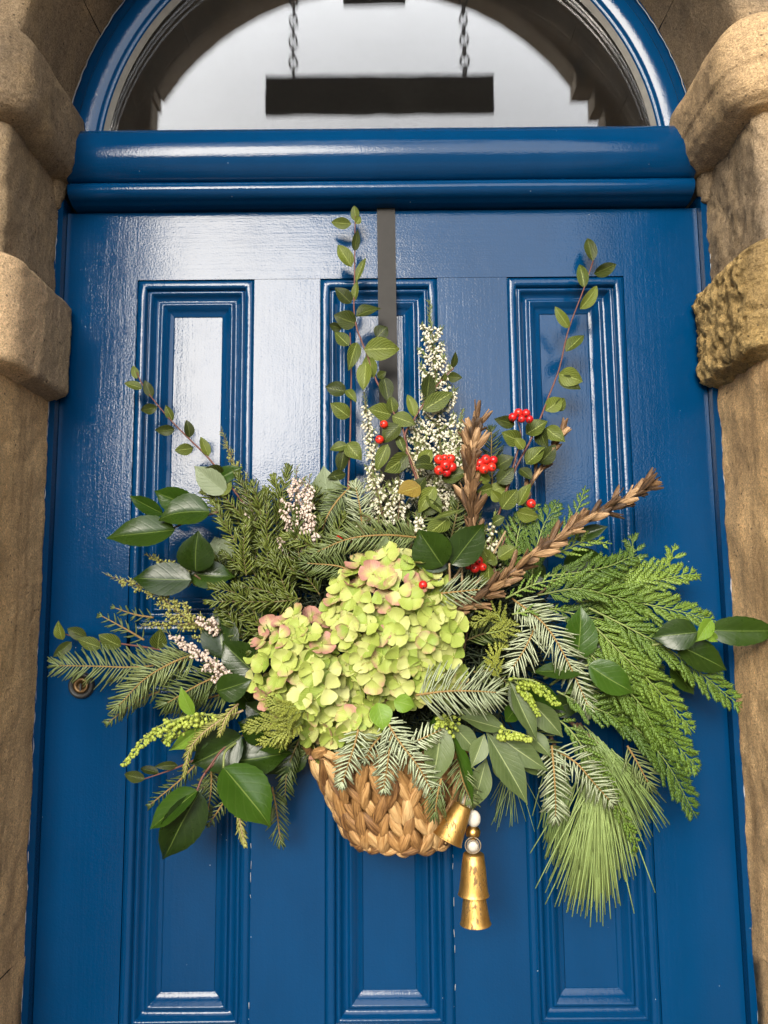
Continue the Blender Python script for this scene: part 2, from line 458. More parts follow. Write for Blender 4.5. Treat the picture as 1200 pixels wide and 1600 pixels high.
# glass: two thin panes, very slightly out of parallel as in a sealed unit
def glass_mat():
    k = NT('dusty_window_glass'); p = k.pos()
    k.set(Base_Color=(1, 1, 1, 1), Roughness=.015, IOR=1.33); k.b.inputs['Transmission Weight'].default_value = 1.
    d = k.n('BsdfDiffuse'); d.inputs['Color'].default_value = (.5, .48, .44, 1)
    dust = k.math('ADD', k.math('MULTIPLY', k.noise(p, 8., 5, .7), .022), k.math('MULTIPLY', k.math('GREATER_THAN', k.noise(p, 520., 2, .5), .68), .16))
    mx = k.n('MixShader'); k.l(dust, mx.inputs[0]); k.l(k.b.outputs[0], mx.inputs[1]); k.l(d.outputs[0], mx.inputs[2]); k.l(mx.outputs[0], k.out.inputs['Surface'])
    w_ = k.noise(k.pos((1, 1, 1)), 9., 2, .5); k.set(Normal=k.bump(w_, .00012, 1.))
    return k.m
M['glass'] = glass_mat()
def pane(y, th, tilt, tx):
    vs = []; n = 48
    for s in (0, 1):
        for i in range(n+1):
            q = math.pi*i/n; x = fx+.466*math.cos(q); z = fz+.466*math.sin(q)
            vs.append(Vector((x, y+s*th+(z-fz)*tilt+x*tx, z)))
        for x, z in ((fx-.466, 2.17), (fx+.466, 2.17)): vs.append(Vector((x, y+s*th+(z-fz)*tilt+x*tx, z)))
    k = n+3
    fs = [tuple(range(k)), tuple(range(2*k-1, k-1, -1))]
    for i in range(k): j = (i+1) % k; fs.append((i, i+k, j+k, j))
    return vs, [f[::-1] for f in fs]
part('fanlight_glass', mesh('fanlight_glass', *pane(.006, .003, 0, 0), M['glass'], None, False), frame)
part('fanlight_glass', mesh('fanlight_glass', *pane(.013, .003, .0003, -.0002), M['glass'], None, False), frame)
# dark hall behind
hall = thing('dark_hallway', 'unlit hallway behind the fanlight glass', 'hallway', (0, 1, 0))
b = MB(); x0, x1, y0, y1, z0, z1 = -.9, .9, .06, 2.4, .0, 3.1
vs = [(x0,y0,z0),(x1,y0,z0),(x1,y1,z0),(x0,y1,z0),(x0,y0,z1),(x1,y0,z1),(x1,y1,z1),(x0,y1,z1)]
part('wall', mesh('wall', vs, [(0,1,2,3),(7,6,5,4),(1,5,6,2),(2,6,7,3),(3,7,4,0)], M['dark_hall'], None, False), hall)

# ------------------------------------------------------------------ door
door = thing('front_door', 'glossy royal blue six-panelled front door', 'door', (0, 0, .02))
HW = .0955
ROWS = [((-.3036, -.0054, .2990), 2.031, 1.458), ((-.2985, .0026, .3035), 1.408, .876)]
DX0, DX1, DT = -.5182, .5204, 2.147
def slab(x0, x1, z0, z1, mat, name):
    # 9 x n grid with the slightest waviness, rounded at no edge; 40 mm thick
    b = MB(); b.box(x0, x1, 0, .04, z0, z1); part(name, b.mesh(name, mat, False), door)
g = .0006
XA, XB = ROWS[0][0][0]-HW, ROWS[0][0][2]+HW
slab(XA+.0001, XB-.0001, 2.031, DT, M['paint_h'], 'rail')
slab(XA+.006, XB-.0001, 1.408+g, 1.458-g, M['paint_h'], 'rail')
slab(XA+.006, XB+.005, .02, .876, M['paint_h'], 'rail')
for (xs, zt, zb) in ROWS:
    ed = [DX0] + [v for c in xs for v in (c-HW, c+HW)] + [DX1]
    for i in range(0, 8, 2):
        lo_, hi_ = zb+(.0006 if zb < 1 else 0), zt-g
        if i in (0, 6): lo_, hi_ = (1.43, DT) if zb > 1 else (.02, 1.4299)
        slab(ed[i], ed[i+1], lo_, hi_, M['paint_v'], 'stile')
def moulding(cx, zt, zb):
    prof = [(0, -.004), (.0006, -.0032), (.0014, -.0032), (.003, -.0002), (.005, .0008), (.0125, .0008), (.0148, -.0008), (.0155, -.0085), (.0162, -.009),
            (.0175, -.0055), (.0200, -.0045), (.0225, -.0058), (.0245, -.0098), (.0275, -.0135), (.0315, -.0152), (.0345, -.0145), (.0355, -.0105),
            (.0375, -.0092), (.0400, -.0095), (.0415, -.0118), (.0430, -.0122), (.0460, -.0170), (.0500, -.0195), (.0540, -.0205), (.0560, -.0212), (.0568, -.024)]
    vs = []; fs = []; W = len(prof)
    cs = [(cx-HW, zb), (cx+HW, zb), (cx+HW, zt), (cx-HW, zt)]
    sx = [1, -1, -1, 1]; sz = [1, 1, -1, -1]
    nseg = 24
    for e in range(4):
        a, c = cs[e], cs[(e+1) % 4]
        base = len(vs)
        for i in range(nseg+1):
            u = i/nseg
            for (o_, d) in prof:
                ax, az = a[0]+sx[e]*o_, a[1]+sz[e]*o_
                bx, bz = c[0]+sx[(e+1) % 4]*o_, c[1]+sz[(e+1) % 4]*o_
                p = Vector((ax+(bx-ax)*u, -d, az+(bz-az)*u))
                wv = noise.noise(Vector((p.x*9, p.z*9, o_*60)))*.00045
                p.y += wv
                vs.append(p)
        for i in range(nseg):
            for k in range(W-1): fs.append((base+i*W+k, base+(i+1)*W+k, base+(i+1)*W+k+1, base+i*W+k+1))
    return vs, fs
for (xs, zt, zb) in ROWS:
    for cx in xs:
        part('panel_moulding', mesh('panel_moulding', *moulding(cx, zt, zb), M['paint_v']), door)
        o_ = .0565
        x0, x1, z0, z1 = cx-HW+o_, cx+HW-o_, zb+o_, zt-o_
        vs = []; fs = []; nx, nz = 10, 40
        for j in range(nz+1):
            for i in range(nx+1):
                x = x0+(x1-x0)*i/nx; z = z0+(z1-z0)*j/nz
                vs.append(Vector((x, .0216+.0009*noise.noise(Vector((x*14, z*5, cx*9))), z)))
        for j in range(nz):
            for i in range(nx): k = j*(nx+1)+i; fs.append((k, k+1, k+nx+2, k+nx+1))
        part('panel', mesh('panel', vs, fs, M['paint_v']), door)
# flaked paint along two joints of the lower panels
fl_ = MB(); r3 = random.Random(4)
for cx in (ROWS[1][0][0]+HW, ROWS[1][0][1]+HW):
    z = .885
    while z < 1.30:
        h = r3.uniform(.003, .014)
        if r3.random() < .38: fl_.tube([Vector((cx+r3.uniform(-.0006, .0006), -.0002, z)), Vector((cx+r3.uniform(-.0006, .0006), -.0002, z+h))], r3.uniform(.0003, .0007), r3.uniform(.0003, .0006), 4)
        z += h+r3.uniform(.001, .012)
part('paint_flakes', fl_.mesh('paint_flakes', M['caulk']), door, kind='stuff')
# lock
c = P(127, 1071, .004)
lk = MB(); RX = Matrix.Translation((c.x, -.0005, c.z)) @ Matrix.Rotation(math.pi/2, 4, 'X')
lk.lathe([(.0195, 0), (.0195, .005), (.018, .0075), (.0145, .008), (.013, .004), (.0, .0035)], RX)
ob = part('keyhole_plate', lk.mesh('keyhole_plate', M['black_iron']), door)
lk = MB(); lk.lathe([(.0118, .003), (.0118, .0062), (.0105, .0072), (.006, .0068), (.0055, .004), (0, .004)], RX)
part('lock_cylinder', lk.mesh('lock_cylinder', M['brass']), ob)
part('keyhole', boxm('keyhole', M['black_iron'], c.x-.0012, c.x+.0012, -.0078, -.006, c.z-.008, c.z+.003), ob)

# hanger strap over the door top
hg = thing('door_hanger', 'flat grey metal strap hanging over the top of the door', 'hanger', (.007, -.004, 2.13))
b = MB()
def strap(pts, wx=.0148, th=.0011):
    vs = []; fs = []
    for i, (x, y, z) in enumerate(pts):
        a = pts[max(0, i-1)]; c = pts[min(len(pts)-1, i+1)]
        t = Vector((0, c[1]-a[1], c[2]-a[2])).normalized(); nrm = Vector((0, t.z, -t.y))
        for sx_ in (-1, 1):
            for s in (-1, 1): vs.append(Vector((x+sx_*wx, y, z))+nrm*s*th)
    for i in range(len(pts)-1):
        k = i*4
        for a, c in ((0, 1), (1, 3), (3, 2), (2, 0)): fs.append((k+a, k+c, k+4+c, k+4+a))
    return vs, fs
b.add(*strap([(.0075, .041, 2.10), (.0075, .041, 2.1495), (.0075, -.0035, 2.1495), (.0075, -.0035, 2.12), (.009, -.004, 1.80), (.010, -.005, 1.50)]))
part('strap', b.mesh('strap', M['strap'], False), hg)
b = MB(); b.add(*strap([(.010, -.0055, 1.52), (.010, -.030, 1.495), (.010, -.045, 1.50), (.010, -.05, 1.53)], .0145))
part('hook', b.mesh('hook', M['strap'], False), hg)

# ================================================================== foliage builders
rnd = random.Random(5)
def px_m(d): return (1.2-d)/FPX*1.005            # metres per photograph pixel at d in front of the door
def V3(t): return P(*t)
def frame_m(b, t, nrm, wid, roll=0.):
    """matrix: y along b->t, z towards nrm, unit mesh scaled to (wid, length, length)"""
    y = t-b; L = y.length; y = y/L
    z = (nrm-y*nrm.dot(y)).normalized()
    x = y.cross(z)
    if roll:
        c_, s_ = math.cos(roll), math.sin(roll); x, z = x*c_+z*s_, z*c_-x*s_
    m_ = Matrix((x*wid, y*L, z*L)).transposed().to_4x4(); m_.translation = b
    return m_

# ---- leaf materials
def leaf_mat(name, dark, light, vein, rough, nv=7, slope=.9, vb=.5, vmix=.5, rib=.016, spec=.5, trans=.12, edge=None, spots=0., sheen_noise=.3):
    k = NT(name)
    tc = k.n('TexCoord'); sx = k.n('SeparateXYZ'); k.l(tc.outputs['UV'], sx.inputs[0])
    u = k.math('ABSOLUTE', k.math('SUBTRACT', sx.outputs[0], .5)); v = sx.outputs[1]
    oi = k.n('ObjectInfo'); p = k.pos()
    f = k.math('ADD', k.math('MULTIPLY', oi.outputs['Random'], .55), k.math('MULTIPLY', k.noise(p, 38., 5, .65), .75))
    c = k.ramp(f, [(.25, dark), (.9, light)])
    ph = k.math('FRACT', k.math('MULTIPLY', k.math('SUBTRACT', v, k.math('MULTIPLY', u, slope)), float(nv)))
    dist = k.math('ABSOLUTE', k.math('SUBTRACT', ph, .5))
    lat = k.math('SUBTRACT', 1., k.math('MULTIPLY', dist, 7.), True)
    mid = k.math('LESS_THAN', u, rib)
    vn = k.math('MAXIMUM', k.math('MULTIPLY', lat, vmix), mid)
    c = k.mix(k.math('MULTIPLY', vn, .85), c, vein)
    if spots:
        sp = k.math('GREATER_THAN', k.noise(p, 240., 3, .6), .67)
        c = k.mix(k.math('MULTIPLY', sp, spots), c, (.12, .08, .02))
    if edge is not None:
        c = k.mix(k.math('MULTIPLY', k.math('GREATER_THAN', k.math('ADD', u, k.math('MULTIPLY', k.noise(p, 60., 3, .6), .3)), .50), .8), c, edge)
    rn = k.math('ADD', rough-.06, k.math('MULTIPLY', k.noise(p, 90., 3, .6), .14))
    k.set(Base_Color=c, Roughness=rn); k.b.inputs['Specular IOR Level'].default_value = spec
    puff = k.math('SUBTRACT', k.math('MULTIPLY', dist, -1.2), k.math('MULTIPLY', mid, .6)) if vb >= 0 else dist
    puff = k.math('ADD', k.math('MULTIPLY', dist, 1.0), k.math('MULTIPLY', k.math('SUBTRACT', 1., mid), .25))
    puff = k.math('MULTIPLY', puff, -1.) if vb < 0 else k.math('MULTIPLY', dist, -1.)
    n1 = k.bump(k.math('ADD', k.math('MULTIPLY', lat, -1.), k.math('MULTIPLY', mid, -1.)), .0009, abs(vb))
    n2 = k.bump(k.noise(p, 130., 3, .6), .0012, sheen_noise, n1)
    k.set(Normal=n2)
    if trans:
        tr_ = k.n('BsdfTranslucent'); k.l(k.mix(1., c, (1.3, 1.5, .6), 'MULTIPLY'), tr_.inputs['Color'])
        mx = k.n('MixShader', _Fac=trans); k.l(k.b.outputs[0], mx.inputs[1]); k.l(tr_.outputs[0], mx.inputs[2]); k.l(mx.outputs[0], k.out.inputs['Surface'])
    return k.m
M['l_coton'] = leaf_mat('cotoneaster_leaf', (.036, .056, .006), (.120, .150, .018), (.28, .32, .09), .50, 7, 1.1, .9, .95, .03, .28)
M['l_coton_dark'] = leaf_mat('dark_cotoneaster_leaf', (.016, .026, .004), (.045, .060, .009), (.12, .145, .035), .45, 7, 1.1, .9, .75, .03, .28)
M['l_coton_orange'] = leaf_mat('turning_cotoneaster_leaf', (.19, .125, .02), (.26, .18, .03), (.34, .30, .07), .5, 8, 1.1, .8, .5, .02, .4, spots=.5)
M['l_glossy'] = leaf_mat('glossy_evergreen_leaf', (.008, .020, .002), (.022, .046, .005), (.085, .125, .025), .28, 6, .75, .10, .07, .014, .30, .05, sheen_noise=.22)
M['l_glossy_mid'] = leaf_mat('lighter_glossy_leaf', (.014, .038, .003), (.030, .070, .006), (.12, .17, .035), .30, 6, .75, .12, .10, .014, .30, .06, sheen_noise=.22)
M['l_pale'] = leaf_mat('pale_leaf_underside', (.15, .19, .10), (.20, .24, .14), (.24, .29, .17), .5, 7, .7, .4, .3, .014, .35, .1)
M['l_lance'] = leaf_mat('narrow_grey_green_leaf', (.044, .070, .018), (.095, .130, .042), (.25, .29, .12), .45, 11, .5, .2, .10, .020, .38, .08)
M['l_bright'] = leaf_mat('fresh_green_leaf', (.12, .22, .02), (.18, .30, .03), (.25, .36, .08), .42, 6, .8, .3, .2, .015, .4, .25)
def solid_leaf(name, dark, light, rough=.5, trans=.0, scale=60., spec=.4):
    k = NT(name); p = k.pos(); oi = k.n('ObjectInfo')
    f = k.math('ADD', k.math('MULTIPLY', oi.outputs['Random'], .35), k.math('MULTIPLY', k.noise(p, scale, 4, .7), .75))
    c = k.ramp(f, [(.22, dark), (.8, light)])
    k.set(Base_Color=c, Roughness=rough); k.b.inputs['Specular IOR Level'].default_value = spec
    if trans:
        tr_ = k.n('BsdfTranslucent'); k.l(c, tr_.inputs['Color'])
        mx = k.n('MixShader', _Fac=trans); k.l(k.b.outputs[0], mx.inputs[1]); k.l(tr_.outputs[0], mx.inputs[2]); k.l(mx.outputs[0], k.out.inputs['Surface'])
    return k.m
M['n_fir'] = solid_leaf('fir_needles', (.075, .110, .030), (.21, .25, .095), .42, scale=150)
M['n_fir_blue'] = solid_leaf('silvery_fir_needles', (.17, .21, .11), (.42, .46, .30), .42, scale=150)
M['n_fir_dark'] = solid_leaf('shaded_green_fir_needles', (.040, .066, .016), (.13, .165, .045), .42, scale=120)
M['n_yew'] = solid_leaf('yew_needles', (.026, .042, .006), (.135, .165, .030), .36, scale=130)
M['n_pine'] = solid_leaf('pine_needles', (.080, .130, .035), (.23, .30, .095), .42, scale=90)
M['cedar'] = solid_leaf('cedar_scales', (.036, .076, .008), (.115, .190, .022), .45, scale=70)
M['cedar_light'] = solid_leaf('pale_cedar_scales', (.065, .125, .012), (.175, .260, .035), .45, scale=70)
M['golden'] = solid_leaf('golden_conifer_scales', (.115, .135, .015), (.25, .27, .04), .5, scale=70)
M['heath_leaf'] = solid_leaf('heather_leaves', (.10, .14, .03), (.24, .28, .08), .5, scale=150)
M['heath_olive'] = solid_leaf('olive_heather_buds', (.17, .18, .035), (.36, .35, .10), .55, scale=160)
M['heath_white'] = solid_leaf('cream_heather_bells', (.58, .55, .38), (.78, .75, .62), .6, .2, scale=200)
M['heath_pink'] = solid_leaf('pink_heather_bells', (.52, .34, .27), (.74, .65, .56), .6, .2, scale=200)
M['bud'] = solid_leaf('yellow_green_buds', (.20, .27, .025), (.40, .46, .08), .5, .1, scale=140)
M['twig'] = plain('brown_twig', (.10, .055, .028), .7)
M['twig_red'] = plain('reddish_twig', (.13, .045, .030), .6)
M['twig_pale'] = plain('pale_twig', (.30, .21, .11), .7)
M['twig_green'] = plain('green_stalk', (.18, .22, .06), .6)
M['twig_gold'] = plain('tan_fir_twig', (.23, .14, .04), .7)
M['twig_yew'] = plain('green_brown_twig', (.11, .085, .025), .7)

def fibre_mat(name, dark, mid, light, nu, rough=.6, bump=.5):
    k = NT(name); tc = k.n('TexCoord'); oi = k.n('ObjectInfo'); p = k.pos()
    mp = k.n('Mapping'); mp.inputs['Scale'].default_value = (nu, 1.6, 1); k.l(tc.outputs['UV'], mp.inputs['Vector'])
    ad = k.n('VectorMath', operation='ADD'); k.l(mp.outputs[0], ad.inputs[0])
    cmb = k.n('CombineXYZ'); k.l(k.math('MULTIPLY', oi.outputs['Random'], 37.), cmb.inputs[0]); k.l(k.math('MULTIPLY', oi.outputs['Random'], 91.), cmb.inputs[2]); k.l(cmb.outputs[0], ad.inputs[1])
    fb = k.noise(ad.outputs[0], 1., 4, .65, dist=.4)
    f = k.math('ADD', k.math('MULTIPLY', fb, .75), k.math('SUBTRACT', k.math('MULTIPLY', oi.outputs['Random'], .42), .08))
    c = k.ramp(f, [(.25, dark), (.5, mid), (.78, light)])
    k.set(Base_Color=c, Roughness=rough, Normal=k.bump(fb, .0022, bump))
    return k.m
M['straw'] = fibre_mat('plaited_straw', (.09, .036, .010), (.38, .20, .066), (.70, .47, .22), 13., .5, 1.)
M['pod'] = fibre_mat('dried_seed_husk', (.030, .015, .006), (.15, .078, .032), (.48, .30, .15), 4., .6, .9)

# ---- unit leaf meshes
def leaf_mesh(name, mat, wfun, nl=9, nw=3, bend=.12, fold=.2, wave=.02, twist=.1, serr=0., tipcurl=0., seed=0):
    r_ = random.Random(seed); vs = []; fs = []; uv = []
    ph = r_.uniform(0, 6.28); tw = r_.uniform(-twist, twist); sb = r_.uniform(-.06, .06)
    W = 2*nw+1
    for i in range(nl+1):
        v = i/nl; hw = wfun(v)*.5
        if serr and 0 < i < nl: hw *= 1+serr*(1 if i % 2 else -1)
        for j in range(W):
            u = (j-nw)/nw
            x = u*hw + sb*math.sin(math.pi*v)
            a = abs(u)*hw
            z = fold*a - .35*fold*a*abs(u) - bend*(v*v) + bend*.3*v + wave*math.sin(ph+v*9+(2 if u > 0 else 0))*abs(u) + tw*u*hw*(v-.4) - tipcurl*max(0, v-.7)**2*4
            vs.append(Vector((x, v, z))); uv.append((.5+u*.5, v))
    for i in range(nl):
        for j in range(W-1): fs.append((i*W+j, i*W+j+1, (i+1)*W+j+1, (i+1)*W+j))
    return mesh(name, vs, fs, mat, uv)
def shape_ellip(v):    # pointed oval, widest a little below the middle
    return max(.02, (math.sin(math.pi*min(1, v**.86))**.85)*(1-.22*max(0, v-.55)/.45)) if 0 < v < 1 else .02
def shape_coton(v): return max(.03, math.sin(math.pi*v**.82)**.80) if 0 < v < 1 else .03
def shape_glossy(v):
    if v <= 0 or v >= 1: return .02
    return max(.02, math.sin(math.pi*v**.78)**.74*(1 if v < .72 else 1-.62*((v-.72)/.28)**1.5))
def shape_lance(v): return max(.02, math.sin(math.pi*v**.93)**1.25) if 0 < v < 1 else .02
LM = {}
def variants(kind, mat, n=5):
    key = (kind, mat)
    if key not in LM:
        L = []
        for i in range(n):
            sd = i*7+3
            q = random.Random(sd)
            if kind == 'coton': L.append(leaf_mesh('leaf', M[mat], shape_coton, 8, 2, q.uniform(.0, .28), q.uniform(.15, .55), .025, .5, 0, q.uniform(0, .3), sd))
            elif kind == 'glossy': L.append(leaf_mesh('leaf', M[mat], shape_glossy, 18, 4, q.uniform(-.02, .2), q.uniform(.1, .45), .018, .25, .018, q.uniform(0, .35), sd))
            elif kind == 'lance': L.append(leaf_mesh('leaf', M[mat], shape_lance, 12, 3, q.uniform(.05, .22), q.uniform(.2, .5), .012, .25, 0, .15, sd))
            elif kind == 'fold': L.append(leaf_mesh('leaf', M[mat], shape_glossy, 18, 4, .10, 1.15, .02, .5, .018, .5, sd))
        LM[key] = L
    return LM[key]
CAMV = lambda p: (CAM-p).normalized()
def leaf(parent, kind, mat, bx, by, tx, ty, w, d=.1, dd=None, roll=None, tilt=.15, var=None):
    """one leaf from its foot (bx, by) to its tip (tx, ty), w pixels across"""
    dd = rnd.uniform(-.006, .016) if dd is None else dd
    b, t = P(bx, by, d), P(tx, ty, d+dd)
    roll = rnd.uniform(-.5, .5) if roll is None else roll
    n = CAMV(b)+Vector((rnd.uniform(-.2, .2), 0, tilt+rnd.uniform(-.15, .15)))
    vs = variants(kind, mat); me = vs[rnd.randrange(len(vs)) if var is None else var]
    L_ = (t-b).length
    wid = w*px_m(d)/max(.55, math.cos(roll))
    mtx = frame_m(b, t, n.normalized(), wid, roll)
    # keep fold height tied to the width, not the length
    z = Vector(mtx.col[2][:3]); z *= (wid*.7+L_*.3)/L_
    mtx.col[2][:3] = z
    return part('leaf', me, parent, mtx)
def stem(parent, pts, r0, r1, mat, n=16, name='stem', seg=5):
    path = smooth_path([V3(p) for p in pts], n)
    b = MB(); b.tube(path, r0, r1, seg); part(name, b.mesh(name, M[mat]), parent); return path
BASE = (610, 1130, .075)
def sprig(name, label, cat, foot, group=None): return thing(name, label, cat, V3(foot), group)

# ---- needles
def needle(mb, b, dirn, L, w, curve, nrm):
    side = dirn.cross(nrm).normalized(); up = side.cross(dirn).normalized()
    p1 = b+dirn*L*.5+curve*L*.25; p2 = b+dirn*L+curve*L
    ring = lambda p, s: [p+side*w*s*.5, p-side*w*s*.5, p+up*w*s*.42]
    vs = ring(b, .6)+ring(p1, 1.)+[p2+side*w*.22, p2-side*w*.22, p2+up*w*.2]
    fs = []
    for a in (0, 3):
        for k in range(3): j = (k+1) % 3; fs.append((a+k, a+j, a+3+j, a+3+k))
    fs.append((6, 7, 8))
    mb.add(vs, fs)
def needle_sprig(label, pts, mat, ln=34, w=3.2, ang=58, step=6.2, flat=.25, r0=.0018, twig='twig_gold', cat='fir sprig', name='fir_sprig', group=None,
                 start=.04, tip=True, droop=0., taper=.55, par=None, jit=8, kindstem='twig', swell=0.):
    t = par if par is not None else sprig(name, label, cat, pts[0], group)
    d = pts[len(pts)//2][2]; s = px_m(d)
    path = smooth_path([V3(p) for p in pts], 40)
    b = MB(); b.tube(path, r0, r0*.45, 5); part(kindstem, b.mesh(kindstem, M[twig]), t)
    Lp = sum((path[i+1]-path[i]).length for i in range(39)); n = int(Lp/(step*s))
    mb = MB()
    for k in range(n+1):
        u = start+(1-start)*k/max(1, n); fi = u*39; i = min(38, int(fi)); f = fi-i
        p = path[i].lerp(path[i+1], f); tg = (path[i+1]-path[i]).normalized()
        nv_ = CAMV(p); sd = tg.cross(nv_).normalized(); nr = sd.cross(tg).normalized()
        env = (1-(1-taper)*max(0, (u-.55)/.45)**1.3)*(1-swell*(1-u))
        for sg in (-1, 1):
            for lay in ((0,) if flat < .2 or rnd.random() < .45 else (0, 1)):
                a = D2R(ang+rnd.gauss(0, jit) - (18*max(0, u-.75)*4*.9 if tip else 0))
                el = rnd.uniform(-flat, flat*1.6) if lay == 0 else rnd.uniform(.2, 1.)*flat*2.2
                dv = (tg*math.cos(a)+(sd*sg*math.cos(el)+nr*math.sin(el))*math.sin(a)).normalized()
                L = ln*s*env*rnd.uniform(.82, 1.1)*(1 if lay == 0 else .8)
                needle(mb, p, dv, L, w*s, (tg*.12+nr*rnd.uniform(-.1, .05)+Vector((0, 0, -droop))), nr)
    if tip:
        for k in range(7):
            tg = (path[-1]-path[-4]).normalized(); nv_ = CAMV(path[-1]); sd = tg.cross(nv_).normalized()
            dv = (tg+sd*rnd.uniform(-.55, .55)+nv_*rnd.uniform(-.2, .35)).normalized()
            needle(mb, path[-1], dv, ln*s*taper*rnd.uniform(.7, 1.), w*s, tg*.05, nv_)
    part('needles', mb.mesh('needles', M[mat]), t, kind='stuff')
    return t

# ---- flat sprays of scale leaves
def scale_chain(mb, p, dirn, nrm, n, sl, sw):
    """a twiglet of overlapping scale leaves: n little keeled diamonds"""
    side = dirn.cross(nrm).normalized(); up = side.cross(dirn)
    for k in range(n):
        a = p+dirn*sl*.72*k; f = 1-.45*k/n; ww = sw*f
        m1 = a+dirn*sl*.55; e = a+dirn*sl*1.1
        vs = [a, m1+side*ww, e, m1-side*ww, m1+up*ww*.75, m1-up*ww*.5]
        mb.add(vs, [(0, 1, 4), (1, 2, 4), (2, 3, 4), (3, 0, 4), (1, 0, 5), (2, 1, 5), (3, 2, 5), (0, 3, 5)])
def frond(label, pts, mat='cedar', bl=62, ang=38, step=13, name='cedar_frond', cat='cedar frond', group=None, par=None, sc=1., roll=0., lift=.12):
    t = par if par is not None else sprig(name, label, cat, pts[0], group)
    d = pts[len(pts)//2][2]; s = px_m(d)
    path = smooth_path([V3(p) for p in pts], 40)
    b = MB(); b.tube(path, .0016*sc, .0006*sc, 5); part('twig', b.mesh('twig', M['twig_green']), t)
    Lp = sum((path[i+1]-path[i]).length for i in range(39)); n = max(4, int(Lp/(step*s)))
    mb = MB(); tg0 = (path[-1]-path[0]).normalized()
    for k in range(n+1):
        u = .06+.94*k/n; fi = u*39; i = min(38, int(fi)); p = path[i].lerp(path[i+1], fi-i); tg = (path[i+1]-path[i]).normalized()
        nv_ = (CAMV(p)+Vector((math.sin(roll)*.8, 0, .25))).normalized(); sd = tg.cross(nv_).normalized(); nr = sd.cross(tg).normalized()
        env = min(1, u*3.2+.25)*(1-u)**.62+.10
        scale_chain(mb, p, tg, nr, 3, 5.4*s*sc, 1.9*s*sc)
        for sg in (-1, 1):
            if k == n and sg == 1: continue
            pp = p+tg*(step*s*.5 if sg > 0 else 0)
            a = D2R(ang+rnd.gauss(0, 5)); el = rnd.uniform(-.15, .3)+lift
            dv = (tg*math.cos(a)+(sd*sg*math.cos(el)+nr*math.sin(el))*math.sin(a)).normalized()
            L = bl*s*env*rnd.uniform(.8, 1.12); q = 0.; ns = 0; cur = dv.copy()
            pos = pp.copy(); st = 4.7*s*sc
            while q < L:
                f = q/L
                needle(mb, pos-cur*st*.3, cur, st*1.7, 2.9*s*sc*(1-.3*f), cur*0, nr)
                if ns >= 1:
                  for s2 in (1, -1):
                    sd2 = cur.cross(nr).normalized(); a2 = D2R(30+rnd.gauss(0, 4))
                    dv2 = (cur*math.cos(a2)+sd2*s2*math.sin(a2)+nr*rnd.uniform(-.05, .12)).normalized()
                    ll = 12*sc*(1-f*.55)*rnd.uniform(.75, 1.15)*min(1., bl/50)
                    needle(mb, pos, dv2, ll*s, 2.5*s*sc, cur*.18, nr)
                pos += cur*st; q += st; ns += 1
                cur = (cur+tg*.035+Vector((0, 0, -.012))).normalized()
    part('scale_leaves', mb.mesh('scale_leaves', M[mat]), t, kind='stuff')
    return t

